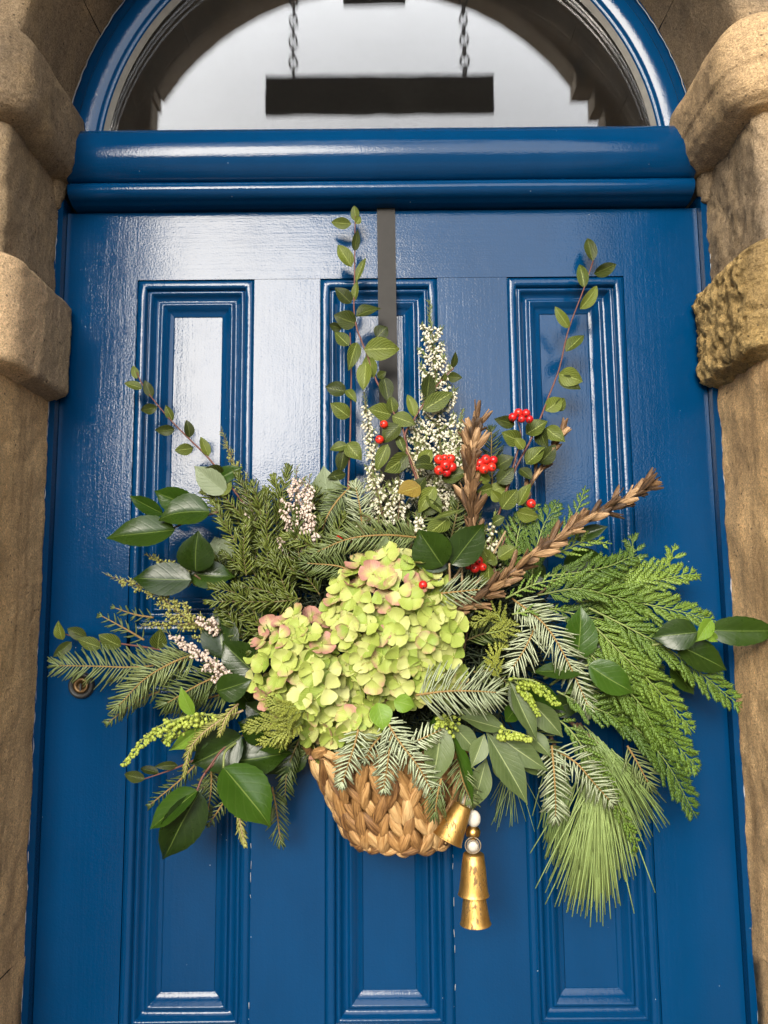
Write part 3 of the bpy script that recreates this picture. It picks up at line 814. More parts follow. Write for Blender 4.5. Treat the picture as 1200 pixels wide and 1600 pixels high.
# ---- heather
def bell(mb, p, dirn, L, r, n=6):
    z = dirn.normalized(); x = z.orthogonal().normalized(); y = z.cross(x)
    prof = [(.2, 0), (.7, .18), (1., .5), (.82, .8), (.62, .98), (.2, 1.0)]
    vs = []; fs = []
    for rr, h in prof:
        for k in range(n):
            q = 2*math.pi*k/n; vs.append(p+z*h*L+(x*math.cos(q)+y*math.sin(q))*r*rr)
    for j in range(len(prof)-1):
        for k in range(n): fs.append((j*n+k, j*n+(k+1) % n, (j+1)*n+(k+1) % n, (j+1)*n+k))
    mb.add(vs, fs)
def heather(label, pts, fmat, width, fl=(8, 3.0), dens=1.0, bare=.0, leafmat='heath_leaf', branch=True, name='heather_spray', cat='heather', group=None, tipgreen=.12, leafn=1., par=None, droop=.6):
    t = par if par is not None else sprig(name, label, cat, pts[0], group)
    d = pts[len(pts)//2][2]; s = px_m(d)
    path = smooth_path([V3(p) for p in pts], 40)
    b = MB(); b.tube(path, .0014, .0005, 5)
    fm = MB(); lm = MB()
    def axis(path, w_, Lpx, top):
        n = int(Lpx/2.8)
        N = len(path)-1
        for k in range(n):
            u = k/n
            i = min(N-1, int(u*N)); p = path[i].lerp(path[i+1], u*N-i); tg = (path[i+1]-path[i]).normalized()
            x = tg.orthogonal().normalized(); y = tg.cross(x)
            q = rnd.uniform(0, 6.28); rad = x*math.cos(q)+y*math.sin(q)
            for _ in range(int(2*leafn+rnd.random())):
                q2 = rnd.uniform(0, 6.28); r2 = x*math.cos(q2)+y*math.sin(q2)
                needle(lm, p, (r2+tg*.9).normalized(), rnd.uniform(5, 8)*s, 1.5*s, tg*.2, rad)
            if u > bare and u < 1-tipgreen*(1 if top else .5):
                for _ in range(int(dens*1.6+rnd.random())):
                    q2 = rnd.uniform(0, 6.28); r2 = x*math.cos(q2)+y*math.sin(q2)
                    o = p+r2*w_*s*rnd.uniform(.25, 1.)*(1-.6*u)
                    L, r_ = fl; g_ = rnd.uniform(.7, 1.1)*(1-.25*u)
                    bell(fm, o, r2*.6+Vector((0, 0, -droop))+tg*.1, L*s*g_, r_*s*g_)
    Lpx = sum((path[i+1]-path[i]).length for i in range(39))/s
    axis(path, width*.16+3, Lpx, True)
    if branch:
        nb = max(3, int(Lpx/15))
        for k in range(nb):
            u = .05+.85*k/nb; i = int(u*39); p = path[i]; tg = (path[min(39, i+1)]-path[i-1 if i else 0]).normalized()
            nv_ = CAMV(p); sd = tg.cross(nv_).normalized()
            q = rnd.uniform(-.9, .9); sg = 1 if k % 2 else -1
            L = width*.95*(1-u*.80)*rnd.uniform(.75, 1.15)
            dv = (tg*1.0+sd*sg*.85*math.cos(q)+nv_*.6*math.sin(q)).normalized()
            e = p+dv*L*s; mid = p.lerp(e, .5)+(sd*sg*.12*L*s)+Vector((0, 0, -.04*L*s))
            bp = smooth_path([p, mid, e], 12); b.tube(bp, .0008, .0004, 4); axis(bp, 5.5, L, False)
    part('stem', b.mesh('stem', M['twig']), t)
    part('leaves', lm.mesh('leaves', M[leafmat]), t, kind='stuff')
    if fm.v: part('flowers', fm.mesh('flowers', M[fmat]), t, kind='stuff')
    return t

# ---- berries
def berry_mats():
    k = NT('red_berry_skin'); p = k.pos(); oi = k.n('ObjectInfo')
    c = k.ramp(k.math('ADD', k.math('MULTIPLY', k.noise(p, 90., 3, .6), .4), k.math('MULTIPLY', oi.outputs['Random'], .6)), [(.2, (.42, .007, .012)), (.8, (.62, .028, .014))])
    k.set(Base_Color=c, Roughness=.28); return k.m
M['berry'] = berry_mats(); M['calyx'] = plain('dark_berry_end', (.07, .03, .02), .8)
bb = MB(); bb.lathe([(0, -1), (.4, -.92), (.75, -.68), (.96, -.28), (1, .08), (.9, .45), (.66, .74), (.4, .88), (.22, .9), (.12, .84), (0, .82)], n=14)
BERRY = bb.mesh('berry', M['berry'])
bb = MB(); bb.lathe([(.05, .80), (.20, .905), (.24, .98), (.12, .95), (0, .87)], n=6); CAL = bb.mesh('berry_end', M['calyx'])
def berry(parent, x, y, r, d, stalk=None):
    c_ = P(x, y, d); R_ = r*px_m(d)
    z = (CAMV(c_)+Vector((rnd.uniform(-.9, .9), 0, rnd.uniform(-1., .5)))).normalized(); q = z.to_track_quat('Z', 'Y')
    m_ = Matrix.Translation(c_) @ q.to_matrix().to_4x4() @ Matrix.Diagonal((R_, R_, R_*1.02, 1))
    o = part('berry', BERRY, parent, m_); part('berry_end', CAL, o, m_)
    if stalk is not None:
        b = MB(); e = V3(stalk); b.tube(smooth_path([e, e.lerp(c_, .5)+Vector((0, -.002, .003)), c_], 6), .0007, .0006, 4); part('stalk', b.mesh('stalk', M['twig_red']), parent)
    return o

# ================================================================== the basket
bk_top, bk_bot = P(603, 1165, .083), P(628, 1321, .062)
basket = thing('straw_basket', 'plaited golden straw basket hanging on the blue door full of foliage', 'basket', bk_bot)
ra, rb = (.112, .076), (.063, .048)          # semi-axes at rim and foot
def bpt(v, q, off=0.):
    """v 0 at the foot, 1 at the rim; q angle, -90 degrees faces the camera"""
    c_ = bk_bot.lerp(bk_top, v); k = v**.75
    rx, ry = rb[0]+(ra[0]-rb[0])*k+off, rb[1]+(ra[1]-rb[1])*k+off
    if v < .06: rx -= .012*(1-v/.06); ry -= .012*(1-v/.06)
    return Vector((c_.x+rx*math.cos(q), c_.y+ry*math.sin(q), c_.z))
vs = []; fs = []; n = 40
for j in range(9):
    for i in range(n): vs.append(bpt(j/8, 2*math.pi*i/n, -.007))
for j in range(8):
    for i in range(n): fs.append((j*n+i, j*n+(i+1) % n, (j+1)*n+(i+1) % n, (j+1)*n+i))
fs.append(tuple(range(n-1, -1, -1)))
part('basket_wall', mesh('basket_wall', vs, fs, M['straw']), basket)
def strand_mesh(seed):
    r_ = random.Random(seed); vs = []; fs = []; uv = []; nl, nr = 10, 14
    ph = [r_.uniform(0, 6.28) for _ in range(4)]
    for i in range(nl+1):
        v = i/nl; w_ = max(.04, math.sin(math.pi*(v*.92+.04))**.62)
        for k in range(nr):
            q = 2*math.pi*k/nr
            rid = 1+.20*math.sin(3*q+ph[0]+v*4)+.12*math.sin(5*q+ph[1]-v*5)+.05*r_.uniform(-1, 1)
            vs.append(Vector((math.cos(q)*.5*w_*rid+.10*math.sin(v*3.1+ph[2]), v-.5, math.sin(q)*.5*w_*rid*.62-.10*(2*v-1)**2))); uv.append((k/nr*2 if k <= nr/2 else 2-k/nr*2, v))
    for i in range(nl):
        for k in range(nr): fs.append((i*nr+k, i*nr+(k+1) % nr, (i+1)*nr+(k+1) % nr, (i+1)*nr+k))
    return mesh('strand', vs, fs, M['straw'], uv)
SM = [strand_mesh(i) for i in range(7)]
rows = [(.05, 32, .026), (.165, 32, .037), (.315, 32, .040), (.47, 34, .041), (.625, 36, .042), (.785, 38, .042), (.985, 38, .034)]
for ri, (v, n, ln) in enumerate(rows):
    for k in range(n):
        q = 2*math.pi*(k+.5*(ri % 2))/n
        if math.sin(q) > .45: continue
        s_ = 1 if (k+ri) % 2 else -1
        vv = v+rnd.uniform(-.012, .012); qq = q+rnd.uniform(-.02, .02)
        p = bpt(vv, qq, (.0026 if s_ > 0 else .0004)+rnd.uniform(-.001, .0016))
        tq = (bpt(vv, qq+.05)-bpt(vv, qq-.05)).normalized(); up_ = (bpt(min(1, vv+.05), qq)-bpt(max(.07, vv-.05), qq)).normalized()
        nr_ = tq.cross(up_).normalized()
        y = (up_*math.cos(.42)+tq*s_*math.sin(.42)*rnd.uniform(.5, 1.35)).normalized() if ri not in (0, 6) else (tq*.92*1+up_*s_*.35).normalized()
        z = (nr_-y*nr_.dot(y)).normalized(); x = y.cross(z)
        wd = .0158*rnd.uniform(.84, 1.16)*(1 if ri not in (0, 6) else .8); L_ = ln*rnd.uniform(1.0, 1.2)*(1 if ri not in (0, 6) else .95)
        m_ = Matrix((x*wd, y*L_, z*wd)).transposed().to_4x4(); m_.translation = p
        part('strand', SM[rnd.randrange(7)], basket, m_)

# needles deep in the bunch, coloured dark to stand for shade between the leaves
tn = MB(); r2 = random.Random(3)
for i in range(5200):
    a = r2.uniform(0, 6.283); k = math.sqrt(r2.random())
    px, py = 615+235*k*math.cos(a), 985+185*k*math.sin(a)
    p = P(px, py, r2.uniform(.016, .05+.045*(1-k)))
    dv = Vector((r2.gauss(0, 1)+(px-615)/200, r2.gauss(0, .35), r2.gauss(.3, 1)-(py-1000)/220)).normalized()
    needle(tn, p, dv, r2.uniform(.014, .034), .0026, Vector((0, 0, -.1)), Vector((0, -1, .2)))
o = part('foliage_tangle', tn.mesh('foliage_tangle', solid_leaf('shade_dark_foliage', (.010, .018, .006), (.035, .055, .014), .6, scale=60))); o['kind'] = 'stuff'
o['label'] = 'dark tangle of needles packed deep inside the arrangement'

# ================================================================== hydrangea heads
def petal_mat():
    k = NT('hydrangea_petal'); tc = k.n('TexCoord'); sx = k.n('SeparateXYZ'); k.l(tc.outputs['UV'], sx.inputs[0])
    oi = k.n('ObjectInfo'); p = k.pos(); v = sx.outputs[1]
    u = k.math('ABSOLUTE', k.math('SUBTRACT', sx.outputs[0], .5))
    base = k.ramp(k.math('ADD', k.math('MULTIPLY', oi.outputs['Random'], .8), k.math('MULTIPLY', k.noise(p, 30., 3, .6), .3)), [(.15, (.22, .31, .04)), (.55, (.37, .43, .09)), (.95, (.49, .50, .19))])
    pk = k.n('SeparateColor'); k.l(oi.outputs['Color'], pk.inputs[0])
    g = k.math('ADD', k.math('MULTIPLY', v, .55), k.math('MULTIPLY', u, .45)); g = k.math('ADD', g, k.math('SUBTRACT', k.math('MULTIPLY', k.noise(p, 120., 4, .6), .7), .35))
    am = k.math('MULTIPLY', k.math('SUBTRACT', k.math('MULTIPLY', g, 1.35), k.math('SUBTRACT', .95, pk.outputs[0])), 1.7, True)
    c = k.mix(k.math('MULTIPLY', am, .92), base, (.44, .19, .17))
    ph = k.math('FRACT', k.math('MULTIPLY', k.math('ADD', u, k.math('MULTIPLY', v, .12)), 9.)); ln_ = k.math('LESS_THAN', ph, .16)
    c = k.mix(k.math('MULTIPLY', ln_, .16), c, (.62, .62, .28))
    fr_ = k.math('GREATER_THAN', k.noise(p, 330., 2, .6), .735)
    c = k.mix(k.math('MULTIPLY', fr_, .5), c, (.25, .13, .05))
    k.set(Base_Color=c, Roughness=.55, Normal=k.bump(k.math('ADD', ph, k.math('MULTIPLY', k.noise(p, 150., 3, .6), 1.5)), .0006, .35)); k.b.inputs['Specular IOR Level'].default_value = .35
    tr_ = k.n('BsdfTranslucent'); k.l(c, tr_.inputs['Color'])
    mx = k.n('MixShader', _Fac=.18); k.l(k.b.outputs[0], mx.inputs[1]); k.l(tr_.outputs[0], mx.inputs[2]); k.l(mx.outputs[0], k.out.inputs['Surface'])
    return k.m
M['petal'] = petal_mat()
def petal_mesh(seed):
    r_ = random.Random(seed); vs = []; fs = []; uv = []; nl, nw = 8, 3; W = 2*nw+1; VL = [0, .18, .38, .57, .73, .85, .93, .98, 1.]
    cup = r_.uniform(-.12, .18); edge = r_.uniform(.0, .35); ph = r_.uniform(0, 6.28); lop = r_.uniform(-.08, .08)
    for i in range(nl+1):
        v = VL[i]; hw = (.09+.47*math.sin(math.pi*min(1, v*.70+.0))**1.15) if v < .75 else (.09+.47*math.sin(math.pi*.525)**1.15)*math.sqrt(max(0, 1-((v-.75)/.262)**2))
        hw = max(hw, .05)
        for j in range(W):
            u = (j-nw)/nw
            vv = v*(1-.05*abs(u)**2*(v > .7))
            z = cup*v*v - .10*math.sin(math.pi*v) + edge*(abs(u)*hw)**2*1.5 + .035*math.sin(ph+v*5+u*4)*v
            vs.append(Vector((u*hw+lop*v, vv, z))); uv.append((.5+.5*u*hw/.6, v))
    for i in range(nl):
        for j in range(W-1): fs.append((i*W+j, i*W+j+1, (i+1)*W+j+1, (i+1)*W+j))
    return mesh('petal', vs, fs, M['petal'], uv)
PM = [petal_mesh(i) for i in range(9)]
M['eye'] = plain('floret_eye', (.33, .33, .08), .6)
eb = MB(); eb.lathe([(0, 1), (.6, .8), (1, .2), (.9, -.3), (.5, -.7)], n=8); EYE = eb.mesh('floret_centre', M['eye'])
def hydrangea(label, blobs, foot, seedv, lim=300):
    """blobs: (px, py, rx px, ry px, d of centre, bulge m, florets)"""
    r_ = random.Random(seedv)
    t = thing('hydrangea_head', label, 'hydrangea', V3(foot), None)
    sb = MB(); sb.tube(smooth_path([V3(foot), P(blobs[0][0], blobs[0][1]+25, blobs[0][4])], 6), .003, .003, 6); part('stalk', sb.mesh('stalk', M['twig_green']), t)
    stalks = MB(); cnt = 0; placed = []
    for (cx, cy, rx, ry, dc, bulge, nf) in blobs:
        core = P(cx, cy, dc-.02); tries = 0; k = 0
        while k < nf and tries < 6000:
            tries += 1
            a = r_.uniform(0, 6.283); rr = math.sqrt(r_.random())
            px, py = cx+rx*rr*math.cos(a), cy+ry*rr*math.sin(a)
            if any((px-q[0])**2+(py-q[1])**2 < (20.5+5*rr if tries < 4500 else 17)**2 for q in placed): continue
            placed.append((px, py)); k += 1
            h = math.sqrt(max(0, 1-rr*rr*.93)); d = dc+bulge*h+r_.uniform(-.016, .008)
            c_ = P(px, py, d)
            nrm = (Vector((math.cos(a)*rr*.75, -.55-h*.75, -math.sin(a)*rr*.7+.18))+Vector((r_.gauss(0, .34), r_.gauss(0, .15), r_.gauss(0, .34)))).normalized()
            pink = min(1, max(0, r_.gauss(.13, .2)+(.30 if py < 925 else 0)+(.28 if px < 440 else 0)))
            if r_.random() < .10: pink = r_.uniform(.6, .95)
            f = bpy.data.objects.new('floret', None); f.empty_display_size = .01
            x0 = nrm.orthogonal().normalized(); an0 = r_.uniform(0, 1.57)
            Mf = Matrix.Translation(c_); link(f, t, Mf)
            npet = 4 if r_.random() < .85 else 3
            R_ = r_.uniform(.0158, .0212)
            for q in range(npet):
                an = an0+q*2*math.pi/npet+r_.uniform(-.16, .16); y0 = nrm.cross(x0)
                y = (x0*math.cos(an)+y0*math.sin(an)); lift = r_.uniform(-.15, .26)+(.3 if r_.random() < .12 else 0)
                y = (y+nrm*lift).normalized(); z = (nrm-y*nrm.dot(y)).normalized(); x = y.cross(z)
                S = R_*r_.uniform(.88, 1.12)
                m_ = Matrix((x*S*1.02, y*S, z*S)).transposed().to_4x4(); m_.translation = c_+nrm*.0004*(q % 2)
                o = part('petal', PM[r_.randrange(9)], f, m_)
                pq = min(1, max(0, pink+r_.gauss(0, .12))); o.color = (pq, pq, pq, 1); cnt += 1
            m_ = Matrix.Translation(c_+nrm*.0006) @ nrm.to_track_quat('Z', 'Y').to_matrix().to_4x4() @ Matrix.Scale(.0016, 4)
            part('floret_centre', EYE, f, m_)
            stalks.tube(smooth_path([core, core.lerp(c_, .6)+Vector((0, 0, .004)), c_-nrm*.001], 5), .0008, .0007, 4, False)
    part('floret_stalks', stalks.mesh('floret_stalks', M['twig_green']), t, kind='stuff')
hydrangea('broad irregular lime green hydrangea head blushed pink, in the centre', [(612, 980, 108, 118, .110, .060, 86), (475, 1050, 82, 92, .112, .050, 54), (545, 1020, 75, 85, .125, .050, 20), (540, 1108, 62, 54, .122, .035, 24), (672, 1035, 50, 55, .10, .040, 10), (500, 1160, 18, 22, .12, .01, 3)], (610, 1140, .08), 21)

# ================================================================== glossy evergreen shoots
G_ = 'glossy evergreen leaves tucked in all round the basket'
def gl(label, foot, leaves, stems=(), kind='glossy', mat='l_glossy', cat='evergreen sprig', name='evergreen_sprig', twig='twig', group=G_):
    t = sprig(name, label, cat, foot, group)
    for s_ in stems: stem(t, s_, .0022, .0014, twig)
    for L in leaves:
        m_ = L[6] if len(L) > 6 and L[6] else mat
        kw = L[7] if len(L) > 7 else {}
        leaf(t, kw.pop('kind', kind), m_, *L[:5], d=L[5], **kw)
        # leaf stalk
    return t
gl('shoot of four broad glossy leaves pointing left above the heather', (330, 800, .06), [
    (274, 828, 165, 838, 50, .10, None, dict(roll=-.55, dd=.012, var=0)), (328, 800, 246, 806, 54, .105, None, dict(roll=-.5, dd=.01, var=2)),
    (305, 792, 240, 768, 40, .075, 'l_glossy_mid', dict(roll=.5)), (255, 803, 202, 775, 24, .08, 'l_glossy_mid', dict(roll=.5)),
    ], [[(340, 800, .085), (300, 812, .09), (265, 828, .09)]])
gl('pair of pale backed leaves below the leaning cotoneaster shoot', (350, 780, .05), [(352, 770, 303, 728, 38, .06, 'l_pale', dict(roll=.2)), (336, 752, 378, 730, 26, .055, 'l_glossy_mid', {}), (352, 880, 335, 838, 44, .045, 'l_pale', dict(roll=.1))], [[(390, 830, .04), (350, 775, .055)]])
gl('three dark leaves with one rolled upright, left above the pink heather', (310, 900, .07), [
    (306, 893, 310, 831, 56, .105, 'l_glossy', dict(roll=.15, dd=.02, var=3)), (299, 906, 206, 903, 54, .105, None, dict(roll=-.25, dd=.004, var=4)), (296, 896, 366, 898, 46, .09, None, dict(roll=.2, dd=.0))],
    [[(400, 960, .06), (340, 925, .08), (304, 898, .10)]])
gl('dark upright leaf in the middle of the left side', (350, 1040, .08), [(352, 1030, 340, 948, 56, .11, None, dict(roll=.3)), (345, 985, 378, 962, 34, .09, None, {})], [[(400, 1060, .07), (354, 1032, .105)]])
gl('two broad leaves left of the hydrangea, the lower one shining', (400, 1070, .09), [(405, 1056, 346, 1002, 58, .115, None, dict(roll=.25)), (339, 1080, 391, 1064, 42, .13, None, dict(roll=-.35, var=1))], [[(430, 1080, .08), (405, 1058, .11)]])
gl('long dark leaves spreading below the hydrangea to the lower left', (400, 1150, .09), [(378, 1150, 298, 1196, 62, .10, None, dict(roll=.2, dd=.01)), (352, 1190, 455, 1172, 64, .085, None, dict(roll=.1)), (372, 1160, 350, 1200, 34, .07, None, {}), (420, 1150, 372, 1128, 44, .085, None, {}), (455, 1165, 418, 1212, 50, .06, None, {})],
   [[(430, 1130, .08), (360, 1160, .10), (320, 1208, .11)]], twig='twig_red')
gl('dark leaves filling the shade behind the golden conifer tips', (430, 1130, .06), [(440, 1135, 380, 1098, 44, .075, None, {}), (450, 1150, 402, 1170, 40, .07, None, {}), (395, 1105, 360, 1062, 36, .07, None, {}), (470, 1165, 440, 1215, 38, .055, None, {})], [[(480, 1130, .05), (445, 1135, .07)]])
gl('single big glossy leaf with a light midrib hanging at the lower left', (346, 1185, .12), [(349, 1199, 426, 1288, 78, .125, 'l_glossy_mid', dict(roll=.1, dd=.015, var=1, tilt=.35))], [[(370, 1160, .10), (352, 1175, .118), (349, 1200, .125)]], twig='twig_green')
gl('folded drooping leaf with a curled tip, lowest at the left', (320, 1215, .10), [(312, 1238, 256, 1350, 58, .112, None, dict(roll=.45, dd=.004, var=2)), (308, 1236, 230, 1293, 44, .122, 'l_glossy_mid', dict(roll=-.5, dd=.008))],
   [[(365, 1165, .10), (322, 1206, .108), (306, 1240, .115)]], twig='twig_red')
gl('two dark leaves set like wings above the hydrangea', (700, 900, .12), [(692, 885, 652, 829, 66, .150, None, dict(roll=.25, dd=.01)), (706, 882, 757, 818, 52, .150, None, dict(roll=-.3, dd=.012)), (704, 880, 640, 872, 36, .14, None, {})], [[(690, 960, .10), (702, 915, .13), (702, 880, .148)]], twig='twig_pale')
gl('leaf pair standing up among the cedar at the right', (905, 1040, .11), [(902, 1030, 910, 948, 52, .135, 'l_glossy_mid', dict(roll=-.3, var=1)), (906, 1038, 944, 985, 34, .12, None, {})], [[(850, 1060, .09), (903, 1034, .13)]], twig='twig_green')
gl('broad leaf catching the light over the cedar fronds', (912, 1040, .11), [(920, 1039, 994, 1082, 48, .145, 'l_glossy_mid', dict(roll=.2, dd=.005, var=2)), (912, 1046, 830, 1050, 30, .14, None, dict(roll=-.2)), (935, 945, 982, 970, 30, .08, None, {})], [[(860, 1070, .09), (900, 1044, .135), (920, 1039, .145)]], twig='twig_green')
gl('stiff leaves reaching past the door edge onto the stone at the far right', (1010, 1010, .09), [(1090, 988, 1020, 996, 46, .145, None, dict(roll=.3, dd=-.005)), (1106, 985, 1222, 986, 44, .125, None, dict(roll=-.25, dd=.01)), (1056, 1006, 1140, 1046, 50, .118, None, dict(roll=.15)), (1048, 1040, 1085, 1085, 30, .085, None, {}),
    (1112, 968, 1090, 1003, 22, .128, 'l_bright', dict(roll=.6)), (1100, 985, 1122, 1004, 16, .13, 'l_bright', dict(roll=-.5))], [[(930, 1020, .08), (1030, 1006, .125), (1112, 980, .13)]], twig='twig_green')
gl('dark leaves behind the brown seed head at the right', (880, 890, .06), [(898, 842, 950, 822, 24, .09, None, {}), (880, 884, 948, 872, 42, .075, None, {}), (905, 885, 958, 905, 32, .07, None, {}), (850, 905, 820, 880, 34, .06, None, {})], [[(840, 930, .06), (900, 880, .075)]])
gl('shadowed leaves at the right flank of the hydrangea', (740, 960, .08), [(702, 968, 752, 930, 34, .10, None, {}), (740, 1000, 790, 975, 36, .075, None, {}), (850, 1090, 790, 1062, 34, .09, None, {}), (860, 1110, 910, 1090, 36, .09, None, {}), (430, 975, 385, 945, 40, .07, None, {})], [[(720, 1040, .07), (735, 960, .09)]])
gl('bluish rounded leaves standing against the panel beside the pink heather', (515, 800, .04), [(520, 818, 505, 728, 58, .045, 'l_pale', dict(roll=.2)), (400, 800, 418, 762, 30, .04, 'l_pale', {}), (596, 868, 604, 838, 20, .12, 'l_pale', {})], [[(540, 880, .04), (518, 815, .045)]])
gl('two small bright green leaves under the hydrangea', (600, 1115, .12), [(590, 1098, 601, 1140, 36, .165, 'l_bright', dict(roll=.1, var=1)), (615, 1095, 648, 1104, 28, .160, 'l_bright', dict(roll=-.2))], [[(600, 1080, .12), (592, 1100, .16)]], kind='coton', twig='twig_green')
gl('slim fresh leaves beside the budding flower spike at the left', (320, 1120, .10), [(304, 1124, 281, 1074, 22, .13, 'l_bright', dict(roll=.6)), (318, 1132, 264, 1176, 24, .12, 'l_bright', dict(roll=.5)), (330, 1140, 296, 1178, 20, .11, 'l_glossy_mid', {})], [[(360, 1120, .09), (322, 1128, .12)]], kind='lance', twig='twig_green')

# ================================================================== narrow grey-green rosette
t = gl('rosette of narrow grey green leaves above the gold bells', (760, 1130, .11), [
    (760, 1144, 827, 1258, 44, .150, None, dict(roll=.1, dd=.01, var=0)), (768, 1143, 858, 1206, 38, .145, None, dict(roll=-.15, var=1)), (800, 1182, 858, 1213, 26, .13, None, {}),
    (797, 1066, 843, 1160, 32, .150, None, dict(roll=.2, var=2)), (826, 1092, 880, 1154, 36, .135, None, dict(roll=-.1)), (812, 1066, 888, 1112, 28, .125, 'l_glossy_mid', {}),
    (798, 1064, 812, 1128, 20, .14, None, {}), (793, 1141, 716, 1118, 28, .150, None, dict(roll=-.3)), (786, 1132, 718, 1108, 22, .14, None, {}), (757, 1147, 737, 1200, 28, .15, None, dict(roll=.3)),
    (760, 1185, 737, 1268, 36, .135, None, dict(roll=.1)), (703, 1140, 746, 1264, 20, .155, 'l_glossy_mid', dict(roll=.8)), (690, 1120, 674, 1236, 46, .160, 'l_lance', dict(roll=.15, var=3, dd=.012)),
    (680, 1118, 650, 1184, 20, .158, 'l_glossy_mid', dict(roll=.8)), (703, 1128, 750, 1180, 32, .150, None, dict(roll=-.1)), (822, 1142, 862, 1182, 28, .13, None, {}), (790, 1128, 812, 1100, 26, .12, 'l_glossy_mid', {}), (770, 1180, 800, 1225, 26, .11, None, {}), (748, 1080, 790, 1100, 24, .13, None, {})],
    [[(720, 1110, .08), (760, 1105, .12), (795, 1068, .145)], [(690, 1090, .09), (740, 1130, .13), (765, 1143, .148)]], kind='lance', mat='l_lance', twig='twig_green', group=None)
def buds(label, pts, r, n, spread, cat='flower buds', name='flower_spike', side=1., mat='bud'):
    t = sprig(name, label, cat, pts[0]); path = stem(t, pts, .0014, .0007, 'twig_green'); mb = MB(); s = px_m(pts[0][2])
    for k in range(n):
        u = .12+.88*k/n; i = min(14, int(u*15)); p = path[i].lerp(path[i+1], u*15-i); tg = (path[i+1]-path[i]).normalized()
        for j in range(3):
            off = Vector((rnd.uniform(-1, 1), rnd.uniform(-.6, .3), rnd.uniform(-1, .4)*side)).normalized()*spread*s*(1.15-u)*rnd.uniform(.3, 1.)
            q = p+off; g_ = rnd.uniform(.7, 1.1)*(1.1-.35*u)
            bell(mb, q-Vector((0, 0, r*s)), (tg*.4+off.normalized()*.6+Vector((0, 0, -.3))), 2.1*r*s*g_, r*s*g_)
            mb.tube([p, q], .0005, .0005, 3, False)
    part('buds', mb.mesh('buds', M[mat]), t, kind='stuff'); return t
buds('long arching spike of yellow green buds reaching down to the left', [(350, 1118, .12), (300, 1118, .135), (240, 1140, .13), (192, 1192, .12)], 3.3, 54, 13)
buds('tuft of yellow green buds hanging under the bud spike', [(300, 1120, .12), (268, 1140, .13), (262, 1160, .13)], 3.3, 14, 16)
buds('short bud sprig left of the narrow leaves', [(702, 1128, .15), (695, 1122, .17), (682, 1128, .175)], 3.3, 14, 20)
buds('bud sprig arching over the narrow leaves', [(800, 1060, .15), (835, 1065, .165), (872, 1098, .17)], 3.3, 24, 11)
buds('thin bud sprig lying along a narrow leaf', [(805, 1065, .15), (826, 1085, .165), (842, 1116, .168)], 3., 16, 6)
buds('low bud sprig at the heart of the narrow leaves', [(780, 1140, .155), (800, 1142, .17), (830, 1152, .168)], 3.3, 18, 10)

# ================================================================== cotoneaster shoots
Cg = 'cotoneaster shoots'
def cot(label, foot, stems, leaves, berries=(), d=.06, cat='cotoneaster shoot', r=.0019, name='cotoneaster_shoot'):
    t = sprig(name, label, cat, foot, Cg)
    for s_ in stems: stem(t, s_[:-1] if isinstance(s_[-1], str) else s_, r, .0009, s_[-1] if isinstance(s_[-1], str) else 'twig_red', 24)
    for L in leaves:
        dl = L[5] if len(L) > 5 and L[5] is not None else d
        mt = L[6] if len(L) > 6 else ('l_coton_dark' if rnd.random() < .22 else 'l_coton')
        leaf(t, 'coton', mt, *L[:5], d=dl)
    for B in berries: berry(t, *B)
    return t
DK = 'l_coton_dark'
cot('tallest cotoneaster shoot, rising left of the strap to the top rail', (640, 760, .06),
    [[(668, 800, .07), (640, 716, .07), (630, 672, .07), (612, 640, .065), (588, 595, .06), (574, 555, .055), (557, 512, .05), (553, 480, .045), (554, 430, .04), (555, 338, .035), 'twig_red']],
    [(557, 346, 553, 321, 15, .035), (549, 350, 517, 347, 19, .035), (556, 350, 563, 338, 12, .035), (554, 393, 559, 358, 14, .038), (549, 417, 529, 381, 25, .04), (556, 440, 571, 402, 13, .04), (553, 472, 557, 437, 12, .042),
     (549, 474, 524, 449, 24, .045, DK), (556, 494, 595, 479, 24, .047, DK), (557, 506, 522, 492, 31, .048, DK), (534, 514, 513, 508, 15, .045), (545, 540, 523, 518, 23, .045), (558, 535, 546, 577, 22, .05), (569, 546, 624, 545, 38, .058),
     (588, 528, 605, 510, 26, .05, DK), (584, 590, 572, 553, 26, .06), (572, 566, 566, 608, 26, .06), (590, 590, 603, 581, 14, .06), (600, 590, 607, 628, 24, .062), (611, 648, 577, 638, 28, .066), (614, 646, 611, 618, 20, .066), (613, 650, 648, 663, 26, .068),
     (625, 664, 598, 690, 30, .075, DK), (606, 694, 588, 735, 22, .07), (637, 711, 602, 737, 28, .075), (636, 712, 617, 738, 22, .08), (621, 680, 632, 708, 14, .072), (657, 760, 622, 770, 32, .09, 'l_coton_orange'), (655, 790, 690, 795, 24, .08, DK), (648, 770, 664, 745, 22, .08)],
    [(600, 663, 6.5, .078, (608, 672, .07)), (593, 687, 7, .078, (604, 690, .07)), (533, 838, 6, .09), (528, 842, 5, .088)], .06)
cot('straight reddish cotoneaster shoot left of the white heather', (545, 860, .05),
    [[(548, 850, .05), (544, 770, .05), (547, 690, .05), (549, 575, .045), (547, 520, .045)]],
    [(541, 612, 509, 603, 25, .048), (541, 609, 556, 627, 15, .048), (546, 652, 517, 630, 26, .048), (543, 695, 515, 702, 18, .05), (543, 692, 564, 717, 28, .052), (538, 702, 530, 738, 20, .05, DK), (540, 740, 512, 746, 18, .05, DK), (550, 750, 560, 775, 16, .05)])
